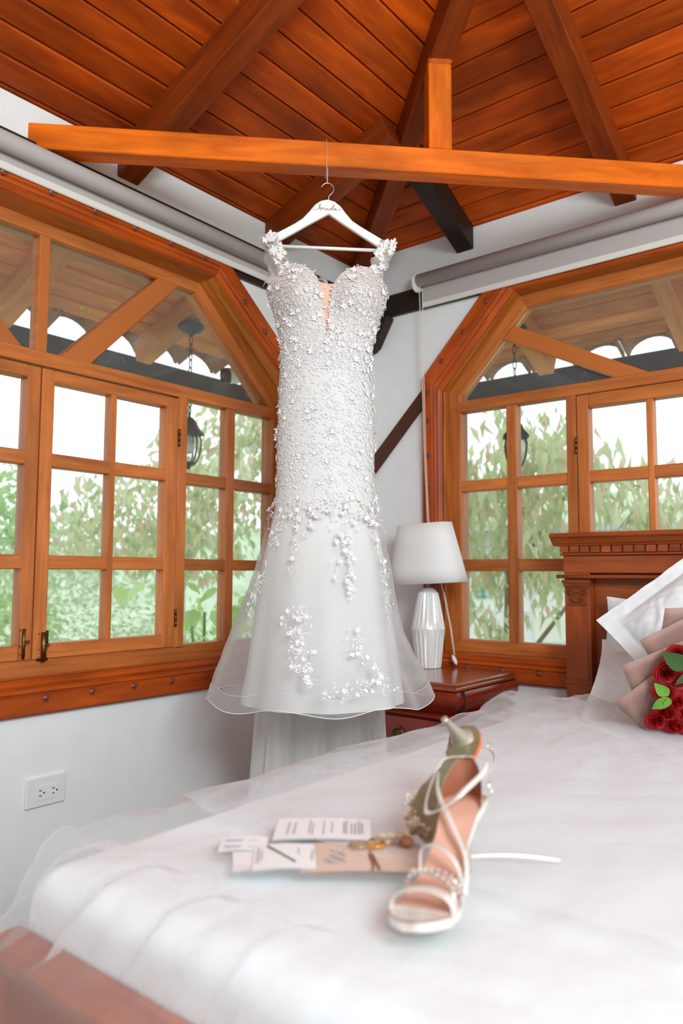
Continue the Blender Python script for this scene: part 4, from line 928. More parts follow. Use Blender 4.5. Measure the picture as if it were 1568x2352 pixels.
# lace: separate flowers in the light, embroidery as one piece
def flower_mesh(k):
    b = MB(); rnd_ = random.Random(k)
    for p in range(5):
        a = p*2*math.pi/5+rnd_.uniform(-.2, .2); d_ = V((math.cos(a), math.sin(a), 0)); s_ = V((-d_.y, d_.x, 0)); L_ = rnd_.uniform(.85, 1.1)
        i = len(b.v); b.v += [V((0, 0, .05)), d_*.5*L_+s_*.34+V((0, 0, .30)), d_*.95*L_+s_*.26+V((0, 0, .50)), d_*1.05*L_+V((0, 0, .42)), d_*.95*L_-s_*.26+V((0, 0, .52)), d_*.5*L_-s_*.34+V((0, 0, .30)), d_*.55*L_+V((0, 0, .15))]
        for q in ((0, 1, 6), (1, 2, 6), (2, 3, 6), (3, 4, 6), (4, 5, 6), (5, 0, 6)): b.face([i+j for j in q])
    b.sphere((0, 0, .15), .16, 6, 4); return b.mesh('lace_flower', M['lace'], weld=False)
fm = [flower_mesh(k) for k in range(4)]
rnd = random.Random(11)
def frame_on(P, e1, e2):
    n_ = (P(e1, 0)-P(-e1, 0)).cross(P(0, e2)-P(0, -e2)).normalized(); t = (P(e1, 0)-P(-e1, 0)).normalized(); return t, n_.cross(t), n_
def surf(th, z):
    """front surface of the gown at angle th and height z"""
    def P(a, c):
        if z+c > .60:
            u, n = ring(BODY, th+a, z+c); n = bulge(u, n, z+c, math.sin(th+a)); return DW(u, n, z+c)
        if z+c < .20: return tul(th+a, z+c, .006)
        return skf(th+a, z+c)
    p = P(0, 0); t, b_, n_ = frame_on(P, .02, .01)
    if n_.dot(DN*math.sin(th)+DU*math.cos(th)) < 0: n_ = -n_
    return p, t, b_, n_
def lace_density(th, z):
    u = math.cos(th)
    if z > .60: return 1.0
    if z > .30: return .62+.3*(abs(u) > .6)+.25*math.exp(-((u-.05)/.3)**2)*(z < .48)
    if z > .12: return (.30+.5*(z-.12)/.18)*(.25+.75*abs(math.sin(th*5)))
    for (uc, zc, su, sz) in ((.16, .06, .10, .10), (-.42, .05, .05, .08), (-.22, -.13, .12, .05), (-.16, -.20, .08, .07), (-.06, -.27, .06, .03), (.20, -.29, .30, .03), (.30, -.18, .05, .05), (.33, -.24, .03, .03), (.85, -.02, .05, .10), (-.86, -.06, .06, .06)):
        if ((u-uc)/su)**2+((z-zc)/sz)**2 < 1: return .75 if zc > -.25 else .4
    return 0
def put(me, p, t, n_, s_, off_=.001, tilt=.5):
    n2 = (n_+V((rnd.uniform(-1, 1), rnd.uniform(-1, 1), rnd.uniform(-1, 1)))*tilt*.5).normalized(); t2 = (t-n2*t.dot(n2)).normalized(); a = rnd.uniform(0, 6.28); x = t2*math.cos(a)+n2.cross(t2)*math.sin(a); y = n2.cross(x)
    mw = Matrix((x*s_, y*s_, n2*s_)).transposed().to_4x4(); mw.translation = p+n_*off_; return inst('lace_flower', me, dress, mw)
nfl = 0
while nfl < 230:
    th = rnd.uniform(.04, math.pi-.04); z = rnd.choice([rnd.uniform(.60, .885), rnd.uniform(.60, .885), rnd.uniform(.2, .62), rnd.uniform(.0, .3), rnd.uniform(-.3, .1)])
    if rnd.random() > lace_density(th, z)*.9: continue
    if z > .66:
        if z > table(ZT, .176*math.cos(th))[0]-.006: continue
    p, t, b_, n_ = surf(th, z); put(fm[nfl % 4], p, t, n_, rnd.uniform(.0065, .0115)*(1 if z > .3 else .85)); nfl += 1
for S_ in (SPL, SPR):
    for i in range(24):
        x = rnd.random()*3.4; k = int(x); p = V(S_[k]).lerp(V(S_[k+1]), x-k); put(fm[i % 4], DW(p.x+rnd.uniform(-.02, .02), p.y+.006, p.z), DU, DN, rnd.uniform(.008, .013))
# edge flowers standing off the silhouette
for i in range(40):
    z = rnd.uniform(.15, .80); th = rnd.choice([.06, .12, math.pi-.06, math.pi-.12]); p, t, b_, n_ = surf(th, z); put(fm[i % 4], p, t, n_, rnd.uniform(.007, .010), .003, 1.2)
lb = MB(); SPRAYS = [q[:4]+(int(q[4]*.55),) for q in [(.30, .10, .09, .13, 130), (.30, -.02, .07, .06, 70), (-.50, .10, .07, .10, 80), (-.28, .16, .10, .06, 70), (-.33, -.13, .16, .035, 90), (-.26, -.20, .09, .055, 90), (-.16, -.265, .08, .025, 50), (.30, -.295, .35, .018, 90), (.38, -.20, .05, .05, 40), (.46, -.262, .03, .02, 30), (.78, -.02, .05, .13, 60), (-.84, -.06, .06, .09, 60), (-.80, .12, .10, .06, 60), (.75, .13, .12, .06, 70), (.0, .19, .5, .03, 60)]]
def lace_leaf(p, t, b_, n_, L_, a):
    d_ = t*math.cos(a)+b_*math.sin(a); s_ = n_.cross(d_)*L_*.22; q = p+n_*.0015; i = len(lb.v)
    lb.v += [q, q+d_*L_*.45+s_+n_*.002, q+d_*L_+n_*.001, q+d_*L_*.45-s_+n_*.002]; lb.face((i, i+1, i+2, i+3))
cnt = 0
while cnt < 5200:
    th = rnd.uniform(.02, math.pi-.02); z = rnd.choice([rnd.uniform(.58, .895), rnd.uniform(.58, .895), rnd.uniform(.15, .6), rnd.uniform(.15, .6), rnd.uniform(-.33, .2)])
    if rnd.random() > lace_density(th, z): continue
    if z > .655 and z > table(ZT, .176*math.cos(th))[0]-.002: continue
    p, t, b_, n_ = surf(th, z); a0 = rnd.uniform(0, 6.28); cnt += 1
    if cnt % 4 == 0:     # curling vine with leaves
        q = []; a = a0; th2, z2 = th, z; cv = rnd.uniform(-.9, .9)
        for i in range(6):
            p2, t2, b2, n2 = surf(th2, z2); q.append(p2+n2*.0015); th2 = min(3.1, max(.03, th2-.0045*math.cos(a)/.15)); z2 += .0045*math.sin(a); a += cv
        lb.tube(q, .0007, 3)
    else: lace_leaf(p, t, b_, n_, rnd.uniform(.006, .013), a0)
for (uc, zc_, su, sz, nn) in SPRAYS:
    for i in range(nn):
        a = rnd.uniform(0, 6.28); r = math.sqrt(rnd.random()); u = max(-.99, min(.99, uc+su*r*math.cos(a))); z = zc_+sz*r*math.sin(a); th = math.acos(u)
        p, t, b_, n_ = surf(th, z)
        if i % 9 == 0: put(fm[i % 4], p, t, n_, rnd.uniform(.006, .0095))
        elif i % 4 == 0:
            q = []; a2 = a; cv = rnd.uniform(-.8, .8)
            for k in range(7): q.append(p+n_*.0015); p = p+t*math.cos(a2)*.0045+b_*math.sin(a2)*.0045; a2 += cv
            lb.tube(q, .0008, 3)
        else: lace_leaf(p, t, b_, n_, rnd.uniform(.007, .014), a)
em = lb.build('lace_embroidery', 'lace', dress, weld=False); em['kind'] = 'stuff'
# ------------------------------------------------------------------ hanger
hg = empty('clothes_hanger', DW(0, 0, 1.12), label='white wooden hanger lettered bride, hung by a thread from the tie beam', category='hanger')
outl = [(-.195, .975), (-.190, .992), (-.150, 1.012), (-.10, 1.042), (-.075, 1.060), (-.055, 1.083), (-.038, 1.105), (-.020, 1.118), (0, 1.123), (.020, 1.118), (.038, 1.105), (.055, 1.083), (.075, 1.060), (.10, 1.044), (.150, 1.016), (.190, .994), (.195, .978),
        (.175, .970), (.10, 1.016), (.05, 1.047), (.003, 1.078), (-.05, 1.046), (-.10, 1.014), (-.175, .968)]
b = MB(); b.hexa([DW(u, -.007, z) for u, z in outl], [DW(u, .007, z) for u, z in outl]); b.build('hanger_body', 'hanger', hg, bevel=.003)
b = MB(); b.tube([DW(-.165, 0, .972), DW(.165, 0, .974)], .0052, 10); b.build('trouser_bar', 'hanger', hg, True)
b = MB(); hk = [DW(.003, 0, 1.110), DW(.003, 0, 1.135)]+[DW(.000+.0185*math.cos(a), 0, 1.1585+.0185*math.sin(a)) for a in [math.radians(-50+q*19) for q in range(12)]]
b.tube(hk, .0015, 8); b.sphere(hk[-1], .0028, 8, 6); b.build('hook', 'steel', hg, True)
scr = {'b': [(0, .3), (.25, .9), (.30, 1.25), (.18, 1.3), (.14, .9), (.16, .1), (.35, 0), (.48, .25), (.36, .5), (.22, .4), (.42, .42), (.62, .3)],
       'r': [(.62, .3), (.70, .52), (.76, .42), (.84, .44), (.86, .1), (.98, .02), (1.12, .2)], 'i': [(1.12, .2), (1.2, .45), (1.18, .08), (1.3, .03), (1.42, .2)],
       'd': [(1.85, .42), (1.6, .45), (1.46, .2), (1.58, 0), (1.78, .15), (2.05, 1.25), (2.14, 1.3), (1.98, .8), (1.9, .1), (2.02, .02), (2.16, .2)], 'e': [(2.16, .2), (2.36, .36), (2.34, .5), (2.2, .4), (2.22, .06), (2.42, .02), (2.7, .2), (3.0, .22)]}
b = MB(); 
b.tube([DW(-.046+.0, .0076, 1.090), DW(-.036, .0076, 1.0865), DW(-.028, .0076, 1.092)], .0005, 4)
for ltr, pts in scr.items():
    sm = []
    for p, q in zip(pts, pts[1:]): sm += [(lerp(p[0], q[0], t), lerp(p[1], q[1], t)) for t in (0, .5)]
    b.tube([DW(-.028+x*.0225, .0076, 1.0885+y*.0135) for x, y in sm+[pts[-1]]], .0007, 5)
b.sphere(DW(-.028+1.2*.0225, .0076, 1.0885+.011), .0009, 5, 4)
b.build('bride_lettering', 'gold', hg, True)
b = MB(); top = DW(0, 0, 0)
b.tube([DW(-.002, 0, 1.176), DW(-.003, -.008, 1.25), DW(-.003, -.0105, 1.322), DW(-.003, -.05, 1.322), DW(-.001, -.083, 1.32), DW(0, -.083, 1.236), DW(.001, -.010, 1.234), DW(0, 0, 1.178)], .0006, 5)
t_ = b.build('thread_loop', 'thread', None, True); tag(t_, 'thin clear thread looped over the tie beam holding the hanger hook', 'thread')
# ------------------------------------------------------------------ tulle spread over the bed
def ridge(x, y, z): return (1-abs(fbm(x, y, z, 2)))**2.5
def veil_edge(y): return table([(-2.4, .99), (-2.0, .99), (-1.90, .965), (-1.8, .92), (-1.68, .870), (-1.5, .84), (-1.3, .87), (-1.1, .925), (-.92, .985), (-.72, .965), (-.55, .915), (-.2, .97)], y)[0]
def heap(x, y):
    return .026*math.exp(-((x-1.00)/.13)**2-((y+.55)/.16)**2)+.030*math.exp(-((x-1.25)/.18)**2-((y+.42)/.12)**2)+.022*math.exp(-((x-1.50)/.25)**2-((y+.95)/.18)**2)+.020*math.exp(-((x-1.25)/.2)**2-((y+.75)/.25)**2)
def veil(u, v, k, dz):
    y = lerp(BY0-.42, -.27, v); ye = max(y, BY0); x = lerp(veil_edge(ye), 2.62, u**1.25)
    hp_ = heap(x, y); lf = .006+dz+.016*ridge(x*1.6+k, y*2.3-x*1.2, k*3.1)+.005*ridge(x*3.5+k, y*3-x*2, k)+hp_*(1+.55*fbm(x*6, y*6+k, 2.)+.45*ridge(x*8, y*5, k+5.))
    for xo, am, wd in ((1.05, .030, .020), (1.17, .016, .012), (1.29, .020, .015), (1.43, .016, .013)):
        dl = (x-(xo+(y-BY0)*(.95 if y > BY0 else .5)))/wd; lf += am*math.exp(-dl*dl)*max(0, min(1, (-1.90-y)*7))
    fo = lf-.006-dz-hp_
    p = drape(max(x, BX0+.05), y, BZ, 0, rad=.06)
    z = p.z+lf; yy = p.y
    if x < BX0+.05:                       # stiff edge stands out past the mattress, then dips
        s = (BX0+.05-x); z += .004+.012*math.sin(min(1, s/.09)*math.pi)-.20*s*s*6-.012*math.sin(y*17+k)*min(1, s*8)
    if y < BY0+.06:
        dn = BY0+.06-y; yy -= .045*min(1, dn*6)+(.030*math.sin(x*34+1.5*math.sin(x*9)+dn*5)+.016*math.sin(x*83+dn*9))*min(1, dn*4); z = max(z+.012, Z(-.80)); 
        yy = min(yy, p.y-.012)-fo*1.2*min(1, dn*5); 
        if z < Z(-.50): yy = min(yy, -2.118)
    z = max(z, H+BZ+.006+dz) if (x > BX0+.05 and y > BY0+.06) else z
    return V((x+.02*math.sin(y*9+k)*(y < BY0), yy, z))
vl = empty('bridal_veil', (1.7, -1.1, Z(BZ)), label='sheer white tulle veil spread over the bedspread and footboard', category='veil')
b = MB(); b.grid(lambda u, v: veil(u, v, 0., 0.), 170, 230); b.build('tulle_layer', 'veil', vl, True)
b = MB(); b.grid(lambda u, v: veil(lerp(.03, 1, u), lerp(.32, 1, v), 2.3, .004), 150, 200); b.build('tulle_layer', 'veil', vl, True)
b = MB(); b.tube([veil(0, i/120, 0., 0.) for i in range(121)], .0012, 6); b.build('veil_edge_cord', 'veil', vl, True)
# ------------------------------------------------------------------ stationery on the bed
E1 = V((.777, .628, 0)); E2 = V((-.628, .777, 0)); TB = BZ+.0235
def card(name, c, w_, h_, mat, label, rot=0., z=0., tilt=0., th=.0016):
    e = empty(name, (c[0], c[1], Z(TB+z)), label=label, category='card')
    R = Matrix((E1, E2, V((0, 0, 1)))).transposed().to_4x4() @ Matrix.Rotation(math.radians(rot), 4, 'Z') @ Matrix.Rotation(math.radians(tilt), 4, 'X'); R.translation = (c[0], c[1], Z(TB+z))
    b = MB(); b.grid(lambda u, v: R @ V(((u-.5)*w_, (v-.5)*h_, .0025*math.sin(u*math.pi))), 10, 2); b.grid(lambda u, v: R @ V(((u-.5)*w_, (v-.5)*h_, .0025*math.sin(u*math.pi)-th)), 10, 2)
    b.build('paper', mat, e); return e, R
def ink(R, par, rects, mat='ink', name='printed_lines', z=.0032):
    b = MB()
    for (x0, y0, x1, y1) in rects: b.box((x0, y0, z-.0004), (x1, y1, z))
    b.v = [R @ p for p in b.v]; return b.build(name, mat, par)
rnd = random.Random(3)
e, R = card('menu_card', (1.257, -1.710), .150, .098, 'paperw', 'white printed menu card lying above the beige invitation sleeve', -1, .004)
ink(R, e, [(x, -.036+rnd.uniform(0, .012), x+.0022, .036-rnd.uniform(0, .02)) for x in [-.055, -.045, -.022, -.017, .0, .013, .032, .036, .044, .05, .056, .061]])
e, R = card('invitation_sleeve', (1.372, -1.758), .172, .112, 'paperb', 'beige invitation sleeve tied with cord beside the sandal', 0, .001)
ink(R, e, [(-.074, -.02, -.071, .02)]); 
b = MB()
for j in range(7):
    b.tube([R @ V((-.052+j*.0042+.003*math.sin(i*1.7+j), -.032+i*.006, .003)) for i in range(4+int(rnd.random()*7))], .0006, 4)
b.build('script_lettering', 'ink', e, True)
b = MB(); b.tube([R @ V((.012+.002*math.sin(i), -.056+i*.0112, .004)) for i in range(11)], .0016, 6); b.tube([R @ V((.014+.008*i/8, .0-.056*i/8, .0045)) for i in range(9)], .0014, 6); b.build('brown_cord', 'shoebr', e, True)
e, R = card('sprig_card', (1.288, -1.832), .088, .095, 'paperw', 'white card with a thin green sprig left of the beige sleeve', 4, .003)
b = MB(); b.tube([R @ V((-.025+.004*i, .035-.0062*i, .0036)) for i in range(11)], .0013, 6); b.build('printed_sprig', 'leafd', e, True); ink(R, e, [(-.038, -.03, -.036, .03), (-.033, -.02, -.0315, .02), (.02, .0, .0215, .03)])
e, R = card('sprig_card_envelope', (1.262, -1.842), .096, .088, 'paperw', 'plain white envelope under the sprig card', 9, -.001)
e, R = card('name_card', (1.202, -1.830), .070, .062, 'paperw', 'small white card with two grey bars at far left of the cards', 2, .001)
ink(R, e, [(-.026, .006, -.002, .012), (-.026, -.020, -.002, -.014)]); ink(R, e, [(.008, .006, .020, .0075), (.008, -.019, .020, -.0175)], name='printed_caption')
for (nm, c, mt, lb_) in (('wax_seal', (1.350, -1.738), 'waxd', 'small olive wax seal on the beige sleeve'), ('amber_bead', (1.368, -1.722), 'wax', 'amber coloured wax drop on the beige sleeve next to the olive seal')):
    b = MB(); b.lathe([(.0001, 0), (.013, 0), (.0135, .003), (.011, .006), (.008, .0055), (.0001, .0065)], 18, Matrix.Translation((c[0], c[1], Z(TB+.0055))) @ Matrix.Rotation(.7, 4, 'Z') @ Matrix.Diagonal((1.15, .9, 1, 1)))
    o = b.build(nm, mt, None, True); tag(o, lb_, 'seal')
# dried flower boutonniere
bt = empty('boutonniere', (1.395, -1.66, Z(TB)), label='small dried flower boutonniere lying between the sleeve and the sandals', category='flowers')
rnd = random.Random(9)
b = MB(); b.tube([(1.352, -1.715, Z(TB+.010)), (1.375, -1.70, Z(TB+.012)), (1.40, -1.655, Z(TB+.018)), (1.395, -1.60, Z(TB+.03))], [.002, .004, .005, .003], 8); b.build('stem', 'barkd', bt, True)
def puff(name, c, r, mat, n, lf):
    b = MB(); c = V(c)
    for i in range(n):
        d_ = V((rnd.gauss(0, 1), rnd.gauss(0, 1), abs(rnd.gauss(0, 1))*.9)).normalized(); s_ = d_.orthogonal().normalized()*lf*.45; q = c+d_*r*rnd.uniform(.2, .7); k = len(b.v)
        b.v += [q, q+d_*lf*.5+s_, q+d_*lf, q+d_*lf*.5-s_]; b.face((k, k+1, k+2, k+3))
    b.build(name, mat, bt, weld=False)
puff('ivory_flower', (1.375, -1.615, Z(TB+.042)), .022, 'driedl', 70, .013)
for c in ((1.405, -1.665, TB+.020), (1.388, -1.645, TB+.025), (1.41, -1.64, TB+.022)): puff('dried_bloom', (c[0], c[1], Z(c[2])), .020, 'dried', 70, .010)
for c in ((1.383, -1.700, TB+.010), (1.396, -1.690, TB+.012), (1.372, -1.712, TB+.008)): puff('dried_bud', (c[0], c[1], Z(c[2])), .011, 'dried', 40, .008)
b = MB(); b.sphere((1.402, -1.692, Z(TB+.012)), .009, 10, 6, (1.5, 1, .9)); b.build('brown_pod', 'shoebr', bt, True)
# ------------------------------------------------------------------ heeled sandals
SPROF = [(.0, .090), (.03, .090), (.06, .080), (.09, .056), (.12, .029), (.145, .012), (.17, .006), (.20, .006), (.225, .008), (.242, .010)]
SW = [(.0, .018), (.012, .027), (.035, .029), (.06, .026), (.09, .0225), (.12, .027), (.15, .035), (.18, .0405), (.205, .039), (.225, .028), (.236, .015), (.242, .005)]
def sandal(name, label, mw, flip=1):
    e = bpy.data.objects.new(name, None); COL.objects.link(e); e.matrix_world = mw; tag(e, label, 'shoe', 'pair of bridal sandals')
    def zc(y): return table(SPROF, y)[0]
    def hw(y): return table(SW, y)[0]
    def mk(b, nm, mat, par=e, sm=True, **k):
        o = bpy.data.objects.new(nm, b.mesh(nm, M[mat], sm)); COL.objects.link(o); o.parent = par; return o
    yb = lambda y: .0035*math.sin((y-.12)*14)*flip
    b = MB(); n = 40
    rings = []
    for i in range(n+1):
        y = .242*i/n; rings.append([(y, s_) for s_ in (-1, 1)])
    def solep(u, v, dz, k=1.): y = .242*u; w_ = hw(y)*k; return V((yb(y)+(v*2-1)*w_, y, zc(y)+dz-.0016*(1-(2*v-1)**2)*(y < .1)))
    b.grid(lambda u, v: solep(u, v, .0), 40, 8); b.grid(lambda u, v: solep(u, v, .004, .98), 40, 8); mk(b, 'insole', 'shoein')
    b = MB(); b.grid(lambda u, v: solep(lerp(.80, .985, u), lerp(.04, .96, v), .0052), 12, 6); mk(b, 'toe_pad', 'shoest')
    b = MB(); b.grid(lambda u, v: solep(u, v, -.006), 40, 6); mk(b, 'outsole', 'sole')
    b = MB(); b.grid(lambda u, v: (lambda q, s_: solep(min(1, q), s_, lerp(-.006, .004, v)))(u*2 if u < .5 else 2-u*2, 0 if u < .5 else 1), 80, 2); mk(b, 'sole_edge', 'soleor' if flip < 0 else 'shoest')
    # stiletto heel
    b = MB()
    def heel(u, v):
        a = u*2*math.pi; t = v; r = lerp(.0235, .0050, min(1, t**.38)); cy = lerp(.026, .034, t); k = 1.05 if math.sin(a) < 0 else .8
        return V((r*math.cos(a), cy+r*math.sin(a)*k, lerp(.085, .0, t)))
    b.grid(heel, 16, 14, cu=True); i = len(b.v)-15*16; b.face([i+k*15+14 for k in range(16)]); mk(b, 'heel', 'heelm')
    b = MB(); b.lathe([(.006, -.0005), (.006, .006)], 14, Matrix.Translation((0, .034, 0))); mk(b, 'heel_tip', 'heelm')
    # counter
    def cup(u, v, k):
        a = math.pi*(1+u); ht = .058*(math.sin(math.pi*u)**.7)*(.55+.45*math.sin(math.pi*u)); y = .040+.052*math.sin(a)*1.0 if False else .050+.051*math.sin(a)
        return V(((.029+.001*v)*k*math.cos(a), y*1.0, zc(max(0, y))+v*ht*.95+.001))
    b = MB(); b.grid(lambda u, v: cup(u, v, 1.02), 28, 8); c1 = mk(b, 'heel_counter', 'shoest')
    b = MB(); b.grid(lambda u, v: cup(u, v, .96)+V((0, .001, 0)), 28, 8); mk(b, 'counter_lining', 'shoebr', c1)
    def ribbon(nm, pts, w_, mat, th=.0012):
        P = [V(p) for p in pts]; Q = []
        for i in range(len(P)-1):
            for t in (0, .25, .5, .75):
                p0, p1, p2, p3 = P[max(0, i-1)], P[i], P[i+1], P[min(len(P)-1, i+2)]
                Q.append(.5*((2*p1)+(p2-p0)*t+(2*p0-5*p1+4*p2-p3)*t*t+(3*p1-p0-3*p2+p3)*t**3))
        Q.append(P[-1]); b = MB(); n_ = len(Q)-1
        def f(u, v):
            i = min(n_, int(round(u*n_))); t = (Q[min(n_, i+1)]-Q[max(0, i-1)]).normalized(); c = V((0, .14, .03)); nr = (Q[i]-V((0, Q[i].y, Q[i].z-.03))); nr = nr-t*nr.dot(t); nr = nr.normalized() if nr.length > 1e-5 else V((0, 0, 1)); s_ = t.cross(nr)
            return Q[i]+s_*(v-.5)*w_
        b.grid(f, n_, 4); o = mk(b, nm, mat); sd = o.modifiers.new('s', 'SOLIDIFY'); sd.thickness = th; return o, Q
    arch = lambda y0, y1, h_, z0=0: [V((yb(y0)-hw(y0), y0, zc(y0))), V((-hw((y0+y1)/2)*.80, lerp(y0, y1, .2), zc(y0)+h_*.72)), V((0, lerp(y0, y1, .5), zc((y0+y1)/2)+h_)), V((hw((y0+y1)/2)*.80, lerp(y0, y1, .8), zc(y1)+h_*.72)), V((yb(y1)+hw(y1), y1, zc(y1)))]
    ribbon('toe_strap', arch(.192, .198, .030), .017, 'shoest')
    o, Q = ribbon('crystal_strap', arch(.185, .150, .036), .006, 'rhine')
    b = MB(); [b.sphere(q+V((0, 0, .0016)), .0022, 6, 4) for q in Q]; mk(b, 'crystals', 'rhine', o)
    o, Q = ribbon('crystal_strap', arch(.160, .164, .036), .006, 'rhine')
    b = MB(); [b.sphere(q+V((0, 0, .0016)), .0022, 6, 4) for q in Q]; mk(b, 'crystals', 'rhine', o)
    ribbon('instep_strap', arch(.142, .128, .046), .008, 'shoest')
    ribbon('cross_strap', [(flip*-.036, .150, .014), (flip*-.030, .120, .048), (flip*-.004, .090, .078), (flip*.026, .055, .108), (flip*.034, .030, .128)], .0065, 'shoest')
    ribbon('ankle_strap', [(flip*.0, .002, .146), (flip*-.030, .012, .146), (flip*-.040, .045, .138), (flip*-.022, .085, .120), (flip*.006, .100, .100), (flip*.034, .085, .090), (flip*.040, .050, .112), (flip*.030, .014, .142), (flip*.0, .002, .146)], .0065, 'shoest')
    b = MB(); b.tube([V((flip*-.040+.0, .030+.006*math.cos(a), .110+.009*math.sin(a))) for a in [i*2*math.pi/14 for i in range(14)]], .0016, 6, True); mk(b, 'buckle', 'rhine')
    return e
SZ = Z(TB+.001)
mw1 = Matrix.Translation((1.510, -1.682, SZ+.003)) @ Matrix.Rotation(math.radians(180+12), 4, 'Z') @ Matrix.Rotation(math.radians(4), 4, 'Y')
sandal('sandal', 'upright pearl strappy stiletto sandal with blush insole on the bed', mw1, 1)
b = MB(); o_ = None
b.grid(lambda u, v: V((lerp(1.480, 1.606, u), lerp(-1.702, -1.612, u), SZ+.003+.007*v+.006*math.sin(u*3))), 16, 1)
sp = b.build('strap_end', 'shoest', None, True); sp.parent = bpy.data.objects['sandal']; sp.matrix_parent_inverse = mw1.inverted(); sp.modifiers.new('s', 'SOLIDIFY').thickness = .0014
chord = V((.063, -.175, -.115)).normalized(); upv = V((.036, .671, -1.0)); upv = (upv-chord*upv.dot(chord)).normalized(); xv = chord.cross(upv)
R2 = Matrix((xv, chord, upv)).transposed().to_4x4() @ Matrix.Rotation(math.atan2(.080, .242), 4, 'X')
T0 = R2 @ V((0, .242, .006)); R2.translation = V((1.442, -1.668, SZ+.004))-T0
sandal('sandal', 'second sandal tipped up on its toe showing sole and heel behind the upright one', R2, -1)
# ------------------------------------------------------------------ red rose bouquet
Q0 = V((1.513, -.630, Z(-.249))); BR = V((.777, .628, 0)); BU = V((.28, -.35, .895)).normalized(); BU = (BU-BR*BU.dot(BR)).normalized(); BN = BR.cross(BU)
BN = BN if BN.y < 0 else -BN
BP = lambda a, c, n=0.: Q0+BR*a+BU*c+BN*n
bq_ = empty('rose_bouquet', BP(.08, -.03, -.06), label='bouquet of red roses in dusty pink paper lying against the pillows', category='bouquet')
def sheet(tip, ang, L1, L2, n_):
    b = MB(); a = math.radians(ang); e1 = V((math.cos(a), math.sin(a))); e2 = V((e1.y, -e1.x))
    def f(u, v): q = V(tip)+e1*u*L1+e2*v*L2; return BP(q.x, q.y, n_-.020*math.sin(u*2.5)*v+.03*(u*v))
    b.grid(f, 10, 10); o = b.build('wrapping_paper', 'wrap', bq_, True); o.modifiers.new('s', 'SOLIDIFY').thickness = .0012
sheet((-.048, .157), 2, .26, .25, -.055); sheet((-.101, .070), 33, .26, .24, -.045); sheet((-.1415, .003), 27, .24, .27, -.035); sheet((-.147, -.103), 45, .26, .25, -.025)
def rose_mesh(k):
    b = MB(); rnd_ = random.Random(k+20)
    for ly in range(6):
        nP = 3+ly//2; R_ = .18+.155*ly; ht = .95-.11*ly
        for p in range(nP):
            a0 = p*2*math.pi/nP+ly*.9+rnd_.uniform(-.2, .2); wd = 2*math.pi/nP*.68; cu = .10+.14*ly*.5
            def f(u, v):
                a = a0+(u-.5)*2*wd; rr = R_*(.35+.65*v**.7)+cu*max(0, v-.72)*1.6+.03*math.sin(u*9+ly); z = -.5+ht*1.15*v*(1-.16*(2*u-1)**2)-max(0, v-.8)*cu*1.8
                return V((rr*math.cos(a), rr*math.sin(a), z))
            b.grid(f, 6, 5)
    return b.mesh('rose', M['rose'], True, False)
rm = [rose_mesh(k) for k in range(3)]
rp = [(-.030, .060), (-.043, .008), (-.012, -.010), (-.040, -.050), (-.008, -.075), (-.028, -.108), (.014, .048), (.030, -.040), (.022, -.105), (.052, .010), (.066, -.075), (.072, .062), (.100, -.02), (.108, .045), (.106, -.095), (-.046, -.135), (.0, -.145), (.046, -.15), (.09, -.145), (.045, .100), (.09, .105), (.14, .0), (.14, -.07), (.135, .08)]
rnd = random.Random(2)
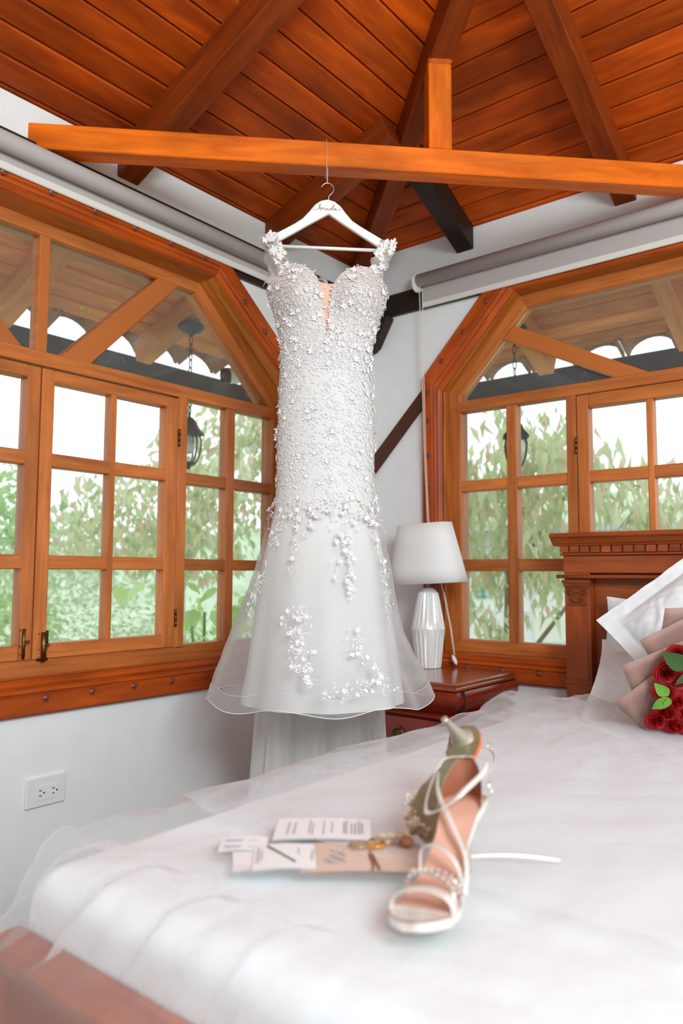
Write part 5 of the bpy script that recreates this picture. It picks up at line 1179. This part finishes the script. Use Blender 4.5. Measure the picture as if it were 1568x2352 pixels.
for i, (a, c) in enumerate(rp):
    ax = (BN+BR*rnd.uniform(-.45, .25)+BU*rnd.uniform(-.3, .3)+BR*(a-.04)*4*.5).normalized(); x = ax.orthogonal().normalized(); y = ax.cross(x); s_ = rnd.uniform(.026, .031)
    mw = Matrix((x*s_, y*s_, ax*s_)).transposed().to_4x4() @ Matrix.Rotation(rnd.uniform(0, 6), 4, 'Z'); mw.translation = BP(a, c, .015-.22*(a-.04)**2*4); inst('rose', rm[i % 3], bq_, mw)
def rleaf():
    b = MB(); n = 8
    for i in range(n+1):
        t = i/n; w_ = .30*math.sin(math.pi*t**.8)
        for j in (-1, 0, 1): b.v.append(V((w_*j, t, .12*abs(j)*w_*2-.15*t*t)))
    for i in range(n):
        for j in range(2): b.face((i*3+j, i*3+j+1, (i+1)*3+j+1, (i+1)*3+j))
    return b
lmd = rleaf().mesh('leaf', M['leafd'], True); lml = rleaf().mesh('leaf', M['leafl'], True)
for (a, c, ang, L_, dk) in [(-.012, .050, 150, .078, 1), (-.012, .040, 245, .050, 1), (.0, .058, 62, .062, 1), (.012, .085, 150, .052, 0), (.020, .112, 168, .058, 0), (-.048, -.030, 140, .050, 0), (-.048, -.034, 232, .052, 0), (-.046, -.036, 262, .036, 0), (.03, .10, 100, .06, 1), (.07, .125, 80, .06, 0)]:
    d_ = BR*math.cos(math.radians(ang))+BU*math.sin(math.radians(ang)); n_ = (BN+BR*rnd.uniform(-.3, .3)).normalized(); n_ = (n_-d_*n_.dot(d_)).normalized(); x = d_.cross(n_)
    mw = Matrix((x*L_, d_*L_, n_*L_)).transposed().to_4x4(); mw.translation = BP(a, c, .045); inst('leaf', lmd if dk else lml, bq_, mw)
# ------------------------------------------------------------------ rug
rg = empty('shag_rug', (.55, -2.2, 0), label='dark brown shaggy rug on the floor beyond the footboard corner', category='rug')
b = MB(); b.box((.02, -3.4, .001), (.93, -1.35, .012)); b.build('backing', 'rug', rg)
rnd = random.Random(4); b = MB()
for i in range(9000):
    p = V((rnd.uniform(.03, .92), rnd.uniform(-2.7, -1.37), .010)); d_ = V((rnd.uniform(-1, 1)*.035, rnd.uniform(-1, 1)*.035, rnd.uniform(.02, .045))); s_ = d_.cross(V((0, 0, 1))).normalized()*.003; k = len(b.v)
    b.v += [p-s_, p+s_, p+d_+s_*.4, p+d_-s_*.4]; b.face((k, k+1, k+2, k+3))
o = b.build('pile', 'rug', rg, weld=False); o['kind'] = 'stuff'
